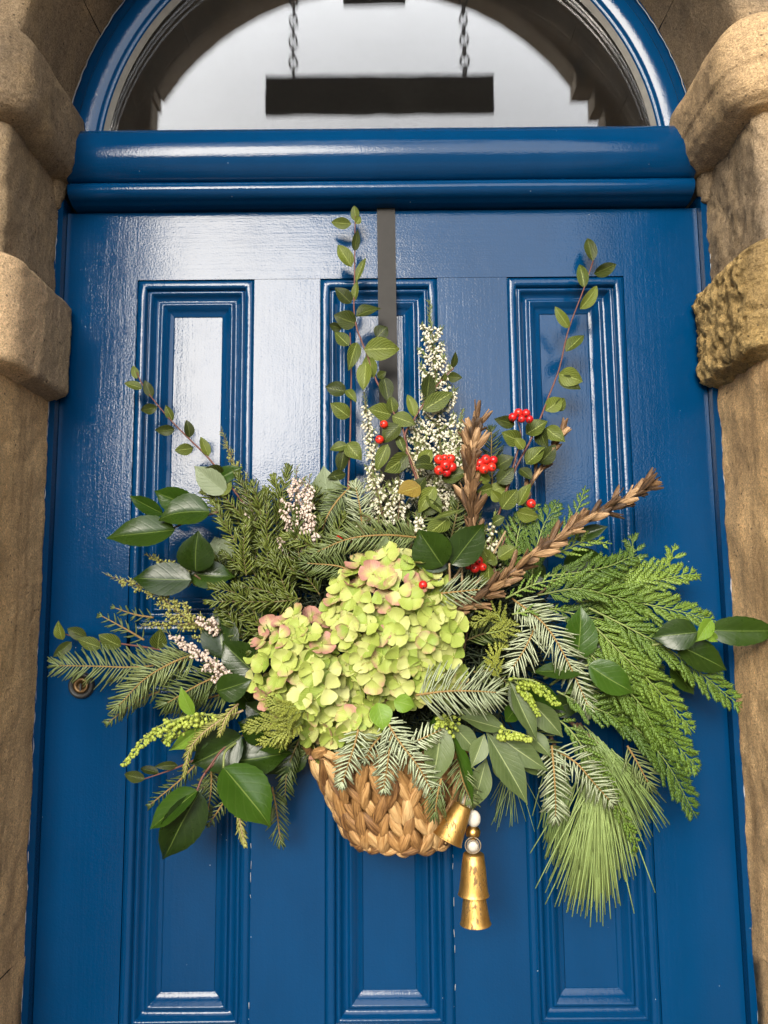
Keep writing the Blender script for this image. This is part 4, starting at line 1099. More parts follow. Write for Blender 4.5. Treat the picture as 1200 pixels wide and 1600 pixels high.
cot('short forked cotoneaster shoot right of the strap tipped with two small leaves', (655, 770, .07),
    [[(660, 770, .07), (632, 690, .072), (648, 654, .07), (668, 622, .068), (690, 594, .065), (709, 575, .062)], [(668, 800, .07), (650, 735, .075), (630, 690, .073), 'twig_pale']],
    [(708, 575, 712, 550, 11, .062, DK), (700, 588, 721, 590, 17, .062, DK), (692, 596, 696, 583, 10, .062), (667, 622, 672, 583, 24, .07, DK), (661, 641, 707, 612, 30, .072), (648, 652, 637, 615, 17, .07),
     (679, 728, 650, 724, 28, .08, DK), (656, 724, 674, 702, 24, .078), (690, 748, 729, 738, 28, .085, DK), (680, 760, 655, 800, 26, .085), (700, 810, 668, 835, 30, .09), (668, 770, 690, 800, 22, .085), (680, 808, 722, 796, 8, .10)],
    [(686, 718, 8, .10), (704, 717, 7.5, .10), (696, 727, 8.5, .105), (686, 735, 8, .10), (706, 730, 8, .10), (698, 738, 7.5, .098), (695, 716, 6.5, .095)])
cot('tall leaning cotoneaster shoot on the right panel', (800, 760, .06),
    [[(760, 860, .07), (800, 745, .065), (828, 690, .06), (845, 652, .055), (857, 620, .05), (874, 576, .045), (888, 516, .04), (912, 452, .036), (927, 407, .033)]],
    [(926, 408, 919, 370, 21, .033, DK), (928, 428, 964, 414, 21, .035, DK), (913, 450, 905, 411, 19, .036), (906, 483, 935, 446, 21, .038), (890, 513, 867, 479, 17, .04), (884, 549, 912, 520, 23, .042), (873, 584, 910, 596, 31, .045), (872, 592, 907, 607, 22, .042, DK),
     (852, 642, 878, 620, 26, .05), (866, 640, 884, 622, 18, .046), (822, 678, 854, 656, 27, .055), (846, 668, 852, 698, 24, .056), (853, 668, 882, 688, 25, .052), (822, 725, 850, 696, 28, .058), (842, 724, 868, 696, 26, .058, DK), (812, 732, 831, 748, 19, .06)])
cot('cotoneaster side shoot with an open orange hearted berry cluster', (795, 740, .07),
    [[(790, 770, .075), (806, 715, .075), (814, 682, .075), (808, 655, .075)]],
    [(804, 664, 774, 655, 20, .075), (814, 690, 785, 676, 27, .075), (818, 702, 806, 684, 18, .078), (775, 730, 801, 713, 26, .075), (778, 755, 803, 731, 27, .078, DK), (766, 752, 742, 738, 18, .075), (770, 762, 746, 768, 20, .08), (782, 783, 768, 766, 17, .085), (784, 795, 808, 765, 28, .085), (810, 790, 828, 755, 20, .09),
     (807, 800, 842, 809, 24, .09), (770, 818, 788, 808, 18, .085), (765, 770, 792, 758, 22, .07)],
    [(801, 652, 7, .085), (810, 645, 7, .087), (822, 646, 7, .087), (827, 655, 6.5, .085), (815, 655, 6, .09), (830, 787, 7.5, .095), (750, 724, 8, .09), (759, 718, 8, .092), (771, 719, 7, .09), (756, 733, 8, .094), (768, 730, 7.5, .092), (746, 730, 6, .088)])
cot('low cotoneaster twig with round pale leaves and berries over the seed head', (770, 930, .09),
    [[(765, 960, .09), (772, 890, .105), (790, 838, .10)]],
    [(768, 884, 754, 856, 20, .11), (776, 870, 760, 878, 20, .112), (778, 872, 806, 854, 25, .112), (764, 884, 766, 920, 24, .118)],
    [(748, 876, 7, .12), (732, 884, 6, .118), (742, 888, 7.5, .122), (754, 886, 6.5, .12), (740, 880, 5.5, .115), (661, 914, 7, .21, (690, 905, .17))])
cot('cotoneaster shoot leaning far left over the left panel', (380, 790, .06),
    [[(420, 840, .06), (338, 730, .055), (300, 690, .05), (270, 660, .045), (240, 625, .04), (222, 600, .036), (214, 582, .035)]],
    [(214, 592, 208, 571, 13, .035), (222, 607, 194, 597, 15, .036), (238, 621, 226, 594, 15, .038, DK), (246, 636, 219, 641, 17, .04, DK), (270, 657, 258, 633, 13, .042), (273, 671, 242, 672, 17, .044, DK), (296, 684, 292, 656, 16, .047, DK), (302, 700, 273, 704, 19, .048), (326, 713, 314, 682, 15, .052), (350, 745, 316, 735, 28, .055), (362, 752, 335, 775, 24, .06)])
cot('cotoneaster shoot lying level at the left edge with greyish leaves', (250, 1010, .05),
    [[(330, 1030, .06), (250, 1015, .055), (190, 1006, .05), (140, 1000, .045), (98, 990, .04)]],
    [(98, 1000, 90, 971, 17, .04), (112, 1003, 83, 1026, 17, .042), (136, 996, 105, 982, 19, .044), (158, 1012, 121, 998, 21, .046), (189, 1010, 154, 992, 23, .05), (246, 1014, 251, 984, 26, .055)])
cot('small cotoneaster twig with three leaves at the lower left', (285, 1195, .08), [[(340, 1170, .09), (280, 1198, .085), (226, 1217, .08)]], [(227, 1217, 193, 1209, 17, .08, DK), (248, 1208, 219, 1199, 14, .08, DK), (278, 1196, 242, 1198, 13, .082, DK)])

# ================================================================== conifer sprigs
def fir(label, pts, mat='n_fir', **kw): return needle_sprig(label, pts, mat, **kw)
fir('flat fir sprig pointing level left past the lock', [(300, 1030, .07), (220, 1042, .085), (150, 1041, .08), (92, 1040, .07)], ln=38, w=3.2, ang=62, step=5.6)
fir('broad fir sprig fanning down to the left below the lock sprig', [(310, 1020, .09), (270, 1035, .105), (225, 1062, .10), (186, 1102, .09)], ln=38, w=3.2, ang=52, step=5.1)
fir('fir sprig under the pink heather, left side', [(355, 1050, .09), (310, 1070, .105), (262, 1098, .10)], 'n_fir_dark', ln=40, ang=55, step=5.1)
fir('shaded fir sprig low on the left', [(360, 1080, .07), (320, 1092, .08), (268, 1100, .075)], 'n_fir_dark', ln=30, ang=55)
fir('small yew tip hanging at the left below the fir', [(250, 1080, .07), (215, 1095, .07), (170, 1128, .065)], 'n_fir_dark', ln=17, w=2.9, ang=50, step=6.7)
fir('silvery fir tip lying on the left of the basket rim', [(560, 1140, .165), (552, 1170, .175), (535, 1222, .165)], 'n_fir_blue', ln=26, w=3.9, ang=58, step=6.3)
fir('forked silvery fir sprig over the middle of the basket', [(600, 1120, .165), (625, 1160, .178), (655, 1200, .175), (682, 1250, .16)], 'n_fir_blue', ln=28, w=3.9, ang=60, step=6.3)
fir('silvery fir side tip at the middle of the basket', [(612, 1140, .17), (606, 1190, .178), (600, 1232, .165)], 'n_fir_blue', ln=25, w=3.9, ang=58, step=6.3)
fir('silvery fir tip pointing right over the basket', [(620, 1168, .17), (650, 1158, .175), (690, 1140, .165)], 'n_fir_blue', ln=22, w=3.7, ang=60, step=6.3)
fir('silvery fir tip left of the forked sprig', [(595, 1150, .16), (580, 1168, .17), (572, 1185, .165)], 'n_fir_blue', ln=24, w=3.7, ang=60, step=6.3)
fir('pale fir sprig lying level right of the hydrangea', [(650, 1086, .185), (700, 1080, .195), (745, 1080, .19), (775, 1082, .18)], 'n_fir_blue', ln=48, w=3.2, ang=60, step=5.4)
fir('pale fir tip hanging in the centre right', [(838, 975, .13), (822, 1010, .145), (802, 1042, .14)], 'n_fir_blue', ln=34, w=3.2, ang=55, step=5.4)
fir('long pale fir sprig running down to the right', [(800, 935, .12), (850, 975, .145), (885, 1030, .145), (920, 1105, .13)], 'n_fir_blue', ln=38, w=3.2, ang=50, step=5.6)
fir('pale fir sprig hanging below the narrow leaves', [(862, 1165, .12), (866, 1210, .135), (868, 1250, .13), (868, 1276, .12)], 'n_fir_blue', ln=30, w=3.4, ang=58, step=5.9)
fir('pale fir sprig slanting right over the pine needles', [(866, 1170, .12), (900, 1192, .14), (925, 1220, .135), (952, 1250, .12)], 'n_fir_blue', ln=32, w=3.2, ang=62, step=7.3)
fir('fir sprig among the pine needles at the right', [(980, 1165, .10), (995, 1190, .105), (1012, 1222, .10)], 'n_fir', ln=34, w=2.7, ang=50, step=6.1)
fir('fir sprig curving down beside the bluish leaf', [(548, 760, .06), (525, 785, .065), (508, 815, .065), (500, 852, .06)], 'n_fir', ln=30, w=2.9, ang=58, step=5.9)
fir('pale fir tip below the white heather', [(566, 820, .07), (562, 790, .08), (556, 762, .08)], 'n_fir_blue', ln=28, w=2.9, ang=62, step=4.1)
fir('level fir sprig just above the hydrangea', [(655, 840, .10), (600, 836, .125), (545, 842, .125), (496, 862, .115)], 'n_fir', ln=34, w=2.9, ang=55, step=5.1)
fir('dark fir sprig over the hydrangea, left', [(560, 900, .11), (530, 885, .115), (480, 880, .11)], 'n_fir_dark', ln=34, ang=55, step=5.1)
fir('shaded fir sprig right of the hydrangea top', [(660, 930, .13), (710, 925, .14), (760, 920, .13)], 'n_fir_blue', ln=36, w=2.8, ang=42, step=7.3)
fir('dark fir tip standing behind the upright seed head', [(770, 770, .05), (768, 720, .045), (768, 675, .04)], 'n_fir_dark', ln=26, w=2.4, ang=55, step=6.1)
fir('bluish fir tip hanging at the right of the basket', [(718, 1180, .14), (722, 1215, .15), (735, 1248, .145)], 'n_fir', ln=30, w=2.7, ang=52, step=6.1)
fir('thin tuft of needles over the basket rim at the right', [(690, 1215, .165), (684, 1240, .17), (680, 1268, .165)], 'n_fir', ln=34, w=2.4, ang=35, step=7.3)
fir('dark fir sprig hanging at the lower left', [(425, 1230, .06), (432, 1265, .07), (438, 1312, .065)], 'n_fir_dark', ln=26, w=2.4, ang=42, step=6.1)
fir('dark fir twig low between the big leaf and the folded leaf', [(330, 1190, .08), (330, 1230, .085), (325, 1268, .08)], 'n_fir_dark', ln=20, w=2.7, ang=52, step=6.7)
fir('twig of short dark needles reaching down left', [(310, 1190, .07), (280, 1220, .075), (236, 1256, .07)], 'n_fir_dark', ln=17, w=2.7, ang=50, step=7.3)
fir('little needle twig under the big hanging leaf', [(352, 1250, .09), (340, 1268, .09), (328, 1285, .085)], 'n_fir_dark', ln=16, w=2.7, ang=50, step=7.3)
fir('thin twig with sparse needles at the far left', [(225, 1000, .05), (200, 985, .05), (160, 963, .045)], 'n_fir_dark', ln=17, w=2.7, ang=55, step=11.0)
fir('second thin twig with sparse needles at the far left', [(240, 965, .05), (210, 960, .05), (180, 950, .045)], 'n_fir_dark', ln=14, w=2.7, ang=50, step=11.0)
for lab, pts in (('bleached dry twig beside the bud spike', [(380, 1110, .12), (340, 1128, .135), (300, 1165, .13), (288, 1210, .125)]), ('bleached dry twig above the dark leaf', [(372, 1100, .12), (355, 1118, .14), (344, 1145, .14)]), ('small bleached tip under the big hanging leaf', [(372, 1262, .10), (376, 1290, .10), (382, 1318, .10)])):
    needle_sprig(lab, pts, 'heath_olive', ln=13, w=3.2, ang=35, step=4.9, twig='twig_pale', cat='dry twig', name='dry_twig')
# pine
def pine(label, pts, n, L, spread, aim, mat='n_pine', w=2.9, group='pine tufts'):
    t = sprig('pine_tuft', label, 'pine tuft', pts[0], group)
    path = stem(t, pts, .003, .002, 'twig', 16); s = px_m(pts[0][2]); mb = MB()
    for k in range(n):
        i = rnd.randrange(4, 15); p = path[i]+Vector((rnd.uniform(-1, 1), rnd.uniform(-1, 1), rnd.uniform(-1, 1)))*.006
        a = V3(aim)-p; a.normalize()
        dv = (a+Vector((rnd.gauss(0, spread), rnd.gauss(0, spread*.5)-.05, rnd.gauss(0, spread*.5)))).normalized()
        Ln = L*s*rnd.uniform(.72, 1.05)
        q = [p, p+dv*Ln*.5, p+dv*Ln+Vector((0, .004, -.10*Ln))]
        mb.tube(smooth_path(q, 6), w*s*.5, w*s*.28, 4)
    part('needles', mb.mesh('needles', M[mat]), t, kind='stuff'); return t
pine('long pine tuft drooping lowest of all at the bottom right', [(905, 1130, .08), (935, 1190, .095), (935, 1255, .095)], 240, 172, .20, (905, 1420, .075))
pine('pine tuft sweeping down to the right', [(880, 1120, .08), (920, 1150, .10), (965, 1190, .10)], 120, 125, .24, (1020, 1290, .08))
pine('pine tuft hanging left of the lowest tuft', [(860, 1150, .07), (880, 1200, .08), (885, 1240, .08)], 90, 100, .13, (862, 1345, .07))
pine('pine tuft between the lowest tuft and the sweeping one', [(900, 1130, .075), (935, 1180, .085), (955, 1225, .085)], 110, 135, .26, (965, 1360, .07))
pine('few fine pine needles showing behind the narrow leaves', [(800, 1170, .05), (800, 1200, .05), (795, 1220, .05)], 20, 80, .35, (790, 1310, .045), w=1.8)

# yew-like dark sprigs of the upper left
Y_ = 'dark yew sprigs in the upper left of the basket'
yews = [([(440, 900, .06), (432, 820, .065), (450, 735, .055)], 'upright dark yew sprig left of the pink heather'),
        ([(400, 880, .08), (395, 800, .08), (372, 745, .07)], 'yew sprig rising behind the pale pink heather'),
        ([(420, 930, .09), (418, 860, .095), (416, 770, .085)], 'tall yew sprig in the middle of the left mass'),
        ([(400, 900, .09), (370, 850, .09), (335, 790, .08)], 'yew sprig spreading up left beside the glossy leaves'),
        ([(470, 955, .10), (420, 925, .11), (372, 915, .10)], 'level yew sprig pointing left beside the hydrangea'),
        ([(470, 935, .11), (430, 940, .12), (330, 940, .115)], 'long light yew sprig across the left side'),
        ([(480, 900, .09), (450, 870, .095), (395, 845, .09)], 'yew sprig in the thick of the left mass'),
        ([(500, 930, .10), (470, 880, .105), (462, 800, .095)], 'yew sprig rising beside the pink heather'),
        ([(420, 990, .10), (390, 965, .105), (345, 955, .10)], 'low yew sprig above the dark upright leaf'),
        ([(440, 960, .08), (405, 905, .085), (352, 868, .08)], 'yew sprig slanting to the pale backed leaf'),
        ([(510, 900, .08), (490, 860, .085), (500, 815, .08)], 'short yew sprig over the hydrangea'),
        ([(410, 860, .06), (385, 815, .06), (345, 770, .055)], 'yew sprig behind the glossy leaf shoot'),
        ([(450, 860, .07), (470, 820, .075), (492, 770, .07)], 'thin yew sprig leaning right'),
        ([(380, 1000, .10), (365, 975, .11), (350, 940, .105)], 'small yew tip among the heather'),
        ([(440, 1010, .10), (420, 1000, .12), (395, 1015, .12)], 'small yew tip by the hydrangea edge')]
ylab = ['low dark yew tip just above the dark leaf pair', 'yew tip behind the rolled upright leaf', 'yew tip by the leaning cotoneaster stem', 'yew tip left of the upright yew sprig', 'yew tip between the pink spikes and the bluish leaf', 'yew tip crossing the middle of the dark mass', 'yew tip under the curving fir sprig', 'yew tip rising from the hydrangea shoulder',
        'yew tip reaching over the olive heather', 'yew tip above the dark upright leaf, nearly level', 'yew tip under the foot of the pink heather', 'short yew tip standing in the middle of the left mass', 'yew tip next to the pale pink heather tip', 'yew tip leaning against the tall pink spike']
for pts in ([(400, 940, .05), (360, 900, .055), (318, 858, .05)], [(430, 900, .07), (395, 880, .075), (340, 900, .07)], [(390, 840, .05), (360, 800, .05), (322, 772, .045)], [(450, 850, .05), (440, 800, .05), (428, 750, .045)],
            [(480, 830, .05), (490, 790, .05), (505, 752, .045)], [(470, 900, .10), (440, 880, .105), (410, 880, .105)], [(500, 880, .07), (520, 850, .075), (535, 810, .07)], [(460, 960, .11), (440, 905, .115), (428, 865, .11)],
            [(400, 960, .11), (375, 930, .115), (335, 918, .11)], [(430, 1000, .09), (395, 990, .095), (350, 990, .09)], [(510, 870, .10), (480, 850, .105), (448, 838, .10)], [(385, 900, .10), (380, 860, .105), (385, 820, .10)],
            [(410, 830, .085), (405, 790, .09), (396, 760, .085)], [(450, 920, .085), (470, 865, .09), (478, 830, .085)]):
    yews.append((pts, ylab.pop(0)))
for pts, lab in yews:
    mt = 'n_yew'
    needle_sprig(lab, pts, mt, ln=23, w=3.6, ang=50, step=6.2, flat=.6, r0=.0012, jit=11, twig='twig_yew', cat='yew sprig', name='yew_sprig', group=Y_)


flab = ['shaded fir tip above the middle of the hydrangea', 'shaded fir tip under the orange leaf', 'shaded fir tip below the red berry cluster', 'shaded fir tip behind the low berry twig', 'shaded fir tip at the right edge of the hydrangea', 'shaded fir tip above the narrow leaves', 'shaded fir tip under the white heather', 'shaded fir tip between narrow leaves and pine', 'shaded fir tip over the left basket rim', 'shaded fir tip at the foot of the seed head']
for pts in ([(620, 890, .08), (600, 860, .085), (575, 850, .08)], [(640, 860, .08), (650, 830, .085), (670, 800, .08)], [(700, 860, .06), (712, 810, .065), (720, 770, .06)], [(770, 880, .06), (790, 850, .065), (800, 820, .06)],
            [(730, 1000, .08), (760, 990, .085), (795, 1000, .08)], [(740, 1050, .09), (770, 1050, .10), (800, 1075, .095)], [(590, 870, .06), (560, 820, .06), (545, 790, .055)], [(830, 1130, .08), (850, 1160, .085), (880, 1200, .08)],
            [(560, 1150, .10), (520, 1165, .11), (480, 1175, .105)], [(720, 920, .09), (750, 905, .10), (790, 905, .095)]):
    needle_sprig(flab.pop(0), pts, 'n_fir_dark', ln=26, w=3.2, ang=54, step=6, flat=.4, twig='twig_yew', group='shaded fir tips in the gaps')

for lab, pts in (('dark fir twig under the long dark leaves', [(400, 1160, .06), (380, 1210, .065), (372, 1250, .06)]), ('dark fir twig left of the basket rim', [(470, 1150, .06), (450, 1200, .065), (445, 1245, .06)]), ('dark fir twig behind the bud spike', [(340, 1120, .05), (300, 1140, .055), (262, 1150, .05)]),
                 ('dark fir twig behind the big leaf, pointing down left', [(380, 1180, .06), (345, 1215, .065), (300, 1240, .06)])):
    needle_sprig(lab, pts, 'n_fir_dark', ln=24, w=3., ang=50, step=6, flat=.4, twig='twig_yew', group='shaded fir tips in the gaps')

# cedar
Cd = 'flat cedar fronds on the right of the basket'
cedars = [
 ([(880, 930, .07), (930, 905, .075), (985, 875, .07), (988, 845, .06)], 'cedar frond with its tip turned up, uppermost at the right', 'cedar', 46, 0),
 ([(900, 930, .08), (980, 905, .085), (1040, 885, .075), (1052, 858, .06)], 'cedar frond rising to the right, just below the uppermost', 'cedar_light', 44, .2),
 ([(920, 940, .085), (1000, 915, .09), (1060, 900, .08), (1086, 898, .07)], 'cedar frond pointing level right against the blue paint', 'cedar_light', 46, .1),
 ([(900, 940, .10), (980, 940, .105), (1060, 955, .10), (1108, 968, .09)], 'cedar frond lying level towards the far right leaves', 'cedar_light', 56, .2),
 ([(920, 950, .115), (990, 985, .12), (1060, 1025, .115), (1150, 1098, .10)], 'longest cedar frond, running down right to the stone', 'cedar', 62, .2),
 ([(910, 960, .12), (970, 1020, .125), (1020, 1070, .12), (1078, 1136, .105)], 'cedar frond falling right with a pale feathery tip', 'cedar_light', 60, .3),
 ([(920, 1050, .11), (980, 1090, .115), (1035, 1140, .11), (1085, 1196, .10)], 'cedar frond falling steeply at the right', 'cedar', 66, .3),
 ([(910, 1080, .11), (985, 1130, .115), (1040, 1190, .11), (1083, 1268, .095)], 'lowest cedar frond, hanging beside the pine', 'cedar', 58, .3),
 ([(870, 1080, .12), (910, 1100, .13), (950, 1115, .13), (980, 1140, .12)], 'short cedar frond below the shining leaf', 'cedar', 46, .2),
 ([(850, 1110, .10), (890, 1140, .11), (930, 1200, .115), (985, 1300, .10), (990, 1328, .09)], 'dark cedar frond hanging through the pine needles', 'cedar', 32, .2),
 ([(840, 930, .11), (900, 920, .12), (950, 930, .115), (1000, 945, .11)], 'cedar frond in the middle of the right side', 'cedar', 56, .1),
 ([(850, 900, .10), (900, 895, .11), (950, 885, .10), (985, 870, .09)], 'cedar frond under the brown seed head', 'cedar', 48, 0),
 ([(830, 920, .08), (835, 870, .085), (850, 820, .08), (868, 790, .07)], 'upright cedar frond behind the round leaves', 'cedar', 46, 0),
 ([(800, 900, .07), (805, 860, .075), (815, 815, .07), (830, 790, .06)], 'cedar frond rising behind the low berry twig', 'cedar', 40, 0),
 ([(860, 860, .06), (885, 830, .065), (905, 790, .06), (912, 768, .05)], 'little cedar tip standing up between the seed heads', 'cedar', 26, 0),
 ([(850, 870, .09), (880, 860, .10), (915, 845, .095), (945, 848, .09)], 'cedar tip lying right of the slanting seed head', 'cedar_light', 30, 0),
 ([(880, 990, .09), (930, 1000, .10), (985, 1020, .10), (1040, 1075, .09)], 'shaded cedar frond in the depth of the right side', 'cedar', 60, .2),
 ([(870, 1040, .09), (930, 1080, .10), (985, 1110, .10), (1045, 1170, .09)], 'shaded cedar frond above the pine', 'cedar', 60, .2),
 ([(900, 1000, .125), (940, 1040, .13), (1000, 1100, .125), (1030, 1160, .115)], 'cedar frond overlying the others at the right', 'cedar', 60, .25),
 ([(860, 950, .09), (900, 960, .10), (950, 970, .10), (1010, 990, .095)], 'cedar frond beside the upright leaf pair', 'cedar', 54, .1),
 ([(790, 935, .13), (830, 915, .145), (870, 905, .145), (900, 900, .14)], 'yellowish cedar tip on top of the right side', 'cedar_light', 24, 0),
 ([(800, 960, .13), (830, 955, .14), (860, 952, .14), (880, 950, .135)], 'small yellowish cedar tip below the other', 'cedar_light', 20, 0)]
for pts, lab, mt, bl, rl in cedars: frond(lab, pts, mt, bl=bl, roll=rl, group=Cd, step=14)
Gg = 'golden conifer tips beside the hydrangea'
for pts, lab in (([(470, 1120, .14), (430, 1125, .165), (385, 1140, .165)], 'golden conifer tip under the left hydrangea head, pointing left'), ([(480, 1110, .15), (455, 1120, .17), (440, 1165, .165)], 'golden conifer tip pointing down at the left hydrangea head'),
                 ([(470, 1100, .15), (450, 1105, .17), (420, 1098, .17)], 'upper golden conifer tip at the left hydrangea head'), ([(470, 1130, .15), (455, 1140, .17), (410, 1160, .165)], 'lower golden conifer tip at the left hydrangea head'),
                 ([(760, 990, .12), (785, 985, .135), (800, 975, .135)], 'golden conifer tip at the right of the hydrangea'), ([(780, 1060, .12), (772, 1030, .135), (785, 1010, .13)], 'golden brown conifer tip in the right centre'), ([(790, 990, .11), (775, 960, .12), (740, 975, .12)], 'bronze green conifer tip beside the hydrangea')):
    frond(lab, pts, 'golden', bl=30, step=7, group=Gg, name='golden_conifer_tip', cat='conifer tip', sc=.95)

# heathers
heather('tall spire of cream white heather right of the strap', [(690, 830, .045), (688, 700, .05), (680, 580, .045), (670, 470, .035)], 'heath_white', 84, fl=(7.8, 2.2), dens=1.5, bare=.02, leafn=1.9)
heather('white heather stem leaning left behind the forked cotoneaster', [(672, 800, .048), (655, 730, .052), (648, 665, .05), (652, 640, .048)], 'heath_white', 52, fl=(7.8, 2.2), dens=1.5, leafn=1.8)
heather('second stem of cream heather right beside the spire', [(700, 800, .05), (712, 720, .055), (722, 640, .05)], 'heath_white', 60, fl=(7.8, 2.2), dens=1.5, leafn=1.8)
heather('slim spire of white heather left of the strap', [(588, 800, .05), (582, 720, .05), (575, 660, .048), (568, 612, .042)], 'heath_white', 26, fl=(8.2, 2.4), dens=1.15)
heather('white heather hanging low under the strap', [(600, 820, .07), (590, 770, .075), (575, 735, .07)], 'heath_white', 46, fl=(8.2, 2.4), dens=1.0)
heather('white heather sprig above the level fir', [(622, 815, .07), (625, 770, .07), (622, 735, .065)], 'heath_white', 34, fl=(8.2, 2.4), dens=.9)
heather('white heather between the dark leaves and the seed head', [(690, 880, .09), (660, 830, .095), (648, 800, .09)], 'heath_white', 36, fl=(8, 3.2), dens=1.15)
heather('white heather sprig beside the low berry twig', [(770, 920, .07), (768, 850, .08), (775, 800, .075)], 'heath_white', 30, fl=(8, 3.2), dens=.5)
heather('pink and white heather spike upright at the upper left', [(475, 880, .08), (470, 830, .09), (462, 780, .09), (464, 728, .08)], 'heath_pink', 58, fl=(8.2, 2.3), dens=1.5, leafn=.7)
heather('narrow pink heather spike right beside the upright one', [(478, 870, .085), (480, 810, .09), (484, 740, .08)], 'heath_pink', 30, fl=(9, 2.8), dens=1.3, leafn=.6)
heather('pale pink heather tip behind the yew at the left', [(395, 830, .06), (392, 800, .065), (382, 755, .06)], 'heath_pink', 24, fl=(8, 3.2), dens=1.4, leafn=.7)
heather('yellowish heather tip rising highest at the upper left', [(400, 800, .06), (378, 750, .06), (362, 715, .055), (346, 672, .05)], None or 'heath_olive', 24, fl=(5, 2), dens=.5, leafmat='heath_olive', leafn=1.0)
heather('blush pink heather spike lying across the left side', [(360, 1060, .12), (330, 1040, .13), (300, 1015, .125), (256, 985, .11)], 'heath_pink', 26, fl=(6, 2.8), dens=2., leafn=.4, droop=.1)
heather('olive budded heather spray with white bells at the left', [(340, 990, .09), (290, 965, .105), (240, 925, .10), (165, 898, .085)], 'heath_olive', 34, fl=(5.5, 2.4), dens=1.3, leafmat='heath_olive', leafn=.9, droop=.1)
heather('small olive heather spray peeping over the dark leaf pair', [(310, 910, .08), (280, 890, .085), (225, 866, .075)], 'heath_olive', 20, fl=(5.5, 2.4), dens=1.2, leafmat='heath_olive', leafn=.9, droop=.1)
heather('olive heather spray above the fir at the left', [(340, 985, .10), (300, 975, .11), (220, 978, .10)], 'heath_olive', 24, fl=(5.5, 2.4), dens=1.2, leafmat='heath_olive', leafn=.9, droop=.1)
heather('white belled heather knot at the left centre', [(345, 985, .115), (325, 975, .12), (300, 965, .12)], 'heath_pink', 20, fl=(6.5, 3), dens=1.8, leafn=.4, droop=.2)
heather('green heather spray under the cotoneaster leaves, right of centre', [(720, 860, .05), (715, 800, .055), (720, 750, .05)], 'heath_olive', 40, fl=(5, 2), dens=.4, leafn=1.0)
heather('green heather spray above the level fir', [(610, 860, .08), (590, 820, .085), (560, 800, .08)], 'heath_olive', 36, fl=(5, 2), dens=.4, leafn=1.4)

# ================================================================== dried seed heads
def pod_mesh(seed):
    r_ = random.Random(seed); mb = MB()
    # two or three husk valves round a core, gaping at the tip
    nv_ = 3; ph = r_.uniform(0, 6.28)
    for v_ in range(nv_):
        a = ph+2*math.pi*v_/nv_; ca, sa = math.cos(a), math.sin(a); gape = r_.uniform(.02, .34)
        vs = []; uv = []; fs = []; nl = 6; W = 5
        for i in range(nl+1):
            t_ = i/nl; w_ = .20*max(.03, math.sin(math.pi*min(1, t_*.86+.06))**.8)
            for j in range(W):
                u = (j-2)/2; rad = .05+.10*math.sin(math.pi*t_*.8)+gape*max(0, t_-.5)**1.4*1.6 - .07*u*u
                tx, ty = u*w_, rad
                vs.append(Vector((tx*-sa+ty*ca, t_+.04*math.sin(ph+u), tx*ca+ty*sa))); uv.append((j/4, t_))
        for i in range(nl):
            for j in range(W-1): fs.append((i*W+j, i*W+j+1, (i+1)*W+j+1, (i+1)*W+j))
        mb.add(vs, fs, uv)
    return mb.mesh('seed_pod', M['pod'])
PODS = [pod_mesh(i) for i in range(6)]
def seedhead(label, pts, n, L, w, dens_end=1.):
    t = sprig('seed_head', label, 'dried seed head', pts[0], 'dried brown seed heads')
    path = smooth_path([V3(p) for p in pts], 40); b = MB(); b.tube(path, .0034, .0012, 7); part('stem', b.mesh('stem', M['pod']), t)
    s = px_m(pts[len(pts)//2][2])
    for k in range(n):
        u = (k/n)**.85*.97+rnd.uniform(-.012, .012); u = min(.98, max(0, u)); fi = u*39; i = min(38, int(fi)); p = path[i].lerp(path[i+1], fi-i); tg = (path[i+1]-path[i]).normalized()
        nv_ = CAMV(p); sd = tg.cross(nv_).normalized(); q = k*2.4+rnd.uniform(-.3, .3)
        rad = sd*math.cos(q)+nv_*math.sin(q); a = D2R(rnd.uniform(8, 40))
        y = (tg*math.cos(a)+rad*math.sin(a)).normalized(); x = y.orthogonal().normalized(); z = x.cross(y)
        Ls = L*s*rnd.uniform(.6, 1.2)*(1-.15*u); ws = w*s*rnd.uniform(.7, 1.25)*2.0
        m_ = Matrix((x*ws, y*Ls, z*ws)).transposed().to_4x4(); m_.translation = p
        part('seed_pod', PODS[rnd.randrange(6)], t, m_)
seedhead('long brown seed head slanting up to the right', [(690, 965, .12), (760, 925, .135), (830, 870, .14), (910, 815, .13), (975, 782, .12), (1022, 752, .11)], 66, 40, 13)
seedhead('upright brown seed head in front of the red berries', [(740, 850, .09), (736, 790, .095), (734, 735, .095), (738, 690, .09), (746, 655, .085)], 50, 42, 15)
seedhead('small brown seed head with gaping pods behind the leaning shoot', [(815, 790, .05), (835, 745, .05), (862, 705, .048), (884, 665, .045)], 13, 34, 11)

# pale broken stems
t = sprig('bare_twigs', 'bundle of bare pale stems below the dark winged leaves', 'twigs', (690, 960, .10))
for pts in ([(660, 960, .10), (712, 900, .11), (722, 880, .11)], [(720, 960, .11), (722, 905, .115), (720, 870, .11)], [(700, 970, .10), (740, 920, .11), (790, 830, .10)]): stem(t, pts, .0024, .0015, 'twig_pale', name='twig')

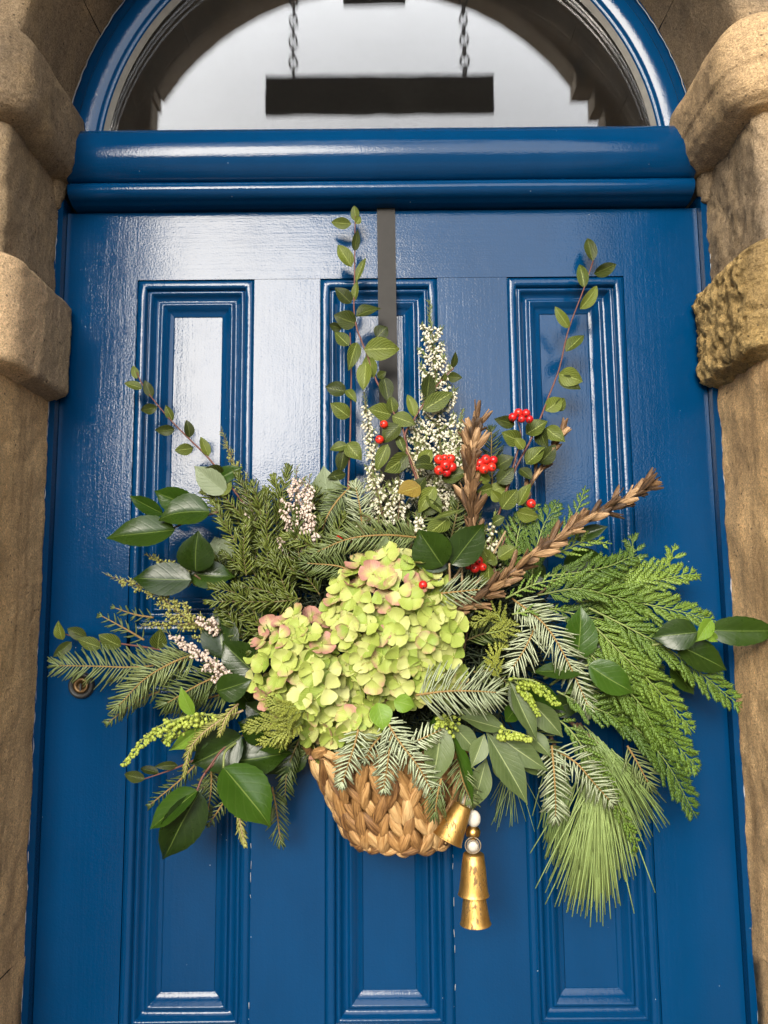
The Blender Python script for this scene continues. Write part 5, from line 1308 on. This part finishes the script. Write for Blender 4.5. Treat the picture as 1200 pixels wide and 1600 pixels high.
# ================================================================== bells
def gold_mat():
    k = NT('antique_gold'); p = k.pos(); n_ = k.noise(k.pos((1, 1, .35)), 160., 5, .7); pt = k.noise(k.pos((1, 1, .5)), 60., 4, .65)
    dk = k.math('GREATER_THAN', k.math('ADD', k.math('MULTIPLY', n_, .6), k.math('MULTIPLY', pt, .5)), .605)
    c = k.mix(k.math('MULTIPLY', dk, .85), k.ramp(pt, [(.3, (.40, .22, .055)), (.7, (.66, .42, .14))]), (.11, .06, .02))
    k.set(Base_Color=c, Metallic=k.math('SUBTRACT', 1., k.math('MULTIPLY', dk, .6)), Roughness=k.ramp(n_, [(.3, (.40,)*3), (.7, (.6,)*3)]), Normal=k.bump(n_, .001, .6)); return k.m
M['gold'] = gold_mat()
M['bead'] = plain('white_wooden_bead', (.52, .48, .41), .7, 0., .25)
M['gold_bead'] = plain('gold_bead', (.50, .30, .09), .35, 1.)
M['wire'] = plain('silver_wire', (.22, .17, .11), .6, .3)
gar = thing('bell_garland', 'two antique gold bells on a beaded string hanging below the basket', 'bell garland', P(731, 1240, .14), 'gold bells')
def bellm(parent, top, bot, r0, r1, name='bell', clap=True):
    a, b_ = V3(top), V3(bot); ax = (b_-a); L = ax.length; s = px_m(top[2])
    Mx = Matrix.Translation(a) @ ax.to_track_quat('Z', 'Y').to_matrix().to_4x4()
    r0 *= s; r1 *= s; mb = MB()
    mb.lathe([(0, -.0006), (r0*.5, -.0004), (r0*.9, .0002), (r0, .0016), (r0+(r1-r0)*.35, L*.35), (r0+(r1-r0)*.62, L*.68), (r0+(r1-r0)*.86, L*.92), (r1, L*.985), (r1*1.03, L), (r1*1.0, L*1.008), (r1*.93, L*.99), (r0+(r1-r0)*.5, L*.68), (r0*.9, L*.1), (0, L*.06)], Mx, 36)
    o = part(name, mb.mesh(name, M['gold']), parent)
    if clap:
        c_ = MB(); c_.lathe([(.0008, L*.1), (.0008, L*1.02), (.003, L*1.05), (.0036, L*1.10), (.0028, L*1.15), (0, L*1.17)], Mx, 10); part('clapper', c_.mesh('clapper', M['brass']), o)
    return o
def bead(parent, x, y, d, rx, ry, mat='bead'):
    s = px_m(d); c_ = P(x, y, d); mb = MB()
    mb.lathe([(.12, 1)]+[(math.sin(q), math.cos(q)) for q in [math.pi*i/12 for i in range(1, 12)]]+[(.12, -1)], Matrix.Translation(c_) @ Matrix.Diagonal((rx*s, rx*s, ry*s, 1)), 20)
    part('bead', mb.mesh('bead', M[mat]), parent)
db = .135
cord = MB(); cord.tube(smooth_path([P(712, 1190, .12), P(728, 1235, db), P(738, 1262, db), P(740, 1300, db), P(740, 1334, db), P(741, 1400, db)], 24), .0010, .0010, 5); part('cord', cord.mesh('cord', M['twig_pale']), gar)
bead(gar, 731, 1252, db, 11, 10); bead(gar, 740, 1279, db, 10.5, 12.5); bead(gar, 739, 1301, db, 11, 11, 'gold_bead'); bead(gar, 739, 1321, db, 9.5, 9.5)
for k in (0, 1):
    wr = MB(); c_ = P(739, 1321+k*1.5, db+.008); s = px_m(db)
    wr.tube([c_+Vector((math.cos(q)*(11.5-k*3)*s, 0, math.sin(q)*(11.5-k*3)*s)) for q in [2*math.pi*i/20 for i in range(21)]], .0009, .0009, 5, False); part('ring', wr.mesh('ring', M['wire']), gar)
bellm(gar, (740, 1333, db), (740, 1398, db), 15.5, 22.5, clap=False)
bellm(gar, (741, 1396, db-.002), (743, 1443, db-.002), 15.5, 22.5)
t = thing('bell', 'single antique gold bell tilted against the right side of the basket', 'bell', P(723, 1258, .15), 'gold bells')
bellm(t, (724, 1258, .15), (699, 1312, .155), 13.5, 23)
c2 = MB(); c2.tube(smooth_path([P(724, 1259, .15), P(727, 1245, .145), P(722, 1225, .13)], 8), .0010, .0010, 5); part('cord', c2.mesh('cord', M['twig_pale']), t)

hlab = ['green heather behind the orange leaf', 'green heather behind the upright seed head', 'green heather beside the red cotoneaster stem', 'green heather over the winged dark leaves', 'green heather behind the round pale leaves', 'green heather across the foot of the strap']
for x0, y0, x1, y1, d in ((640, 880, 632, 790, .05), (740, 880, 748, 800, .05), (560, 850, 548, 790, .055), (700, 900, 690, 840, .08), (800, 880, 806, 830, .05), (610, 800, 616, 750, .05)):
    heather(hlab.pop(0), [(x0, y0, d), ((x0+x1)/2+4, (y0+y1)/2, d+.004), (x1, y1, d)], 'heath_white', 44, fl=(7.5, 2.6), dens=.22, leafn=1.8, group='green heather fillers')
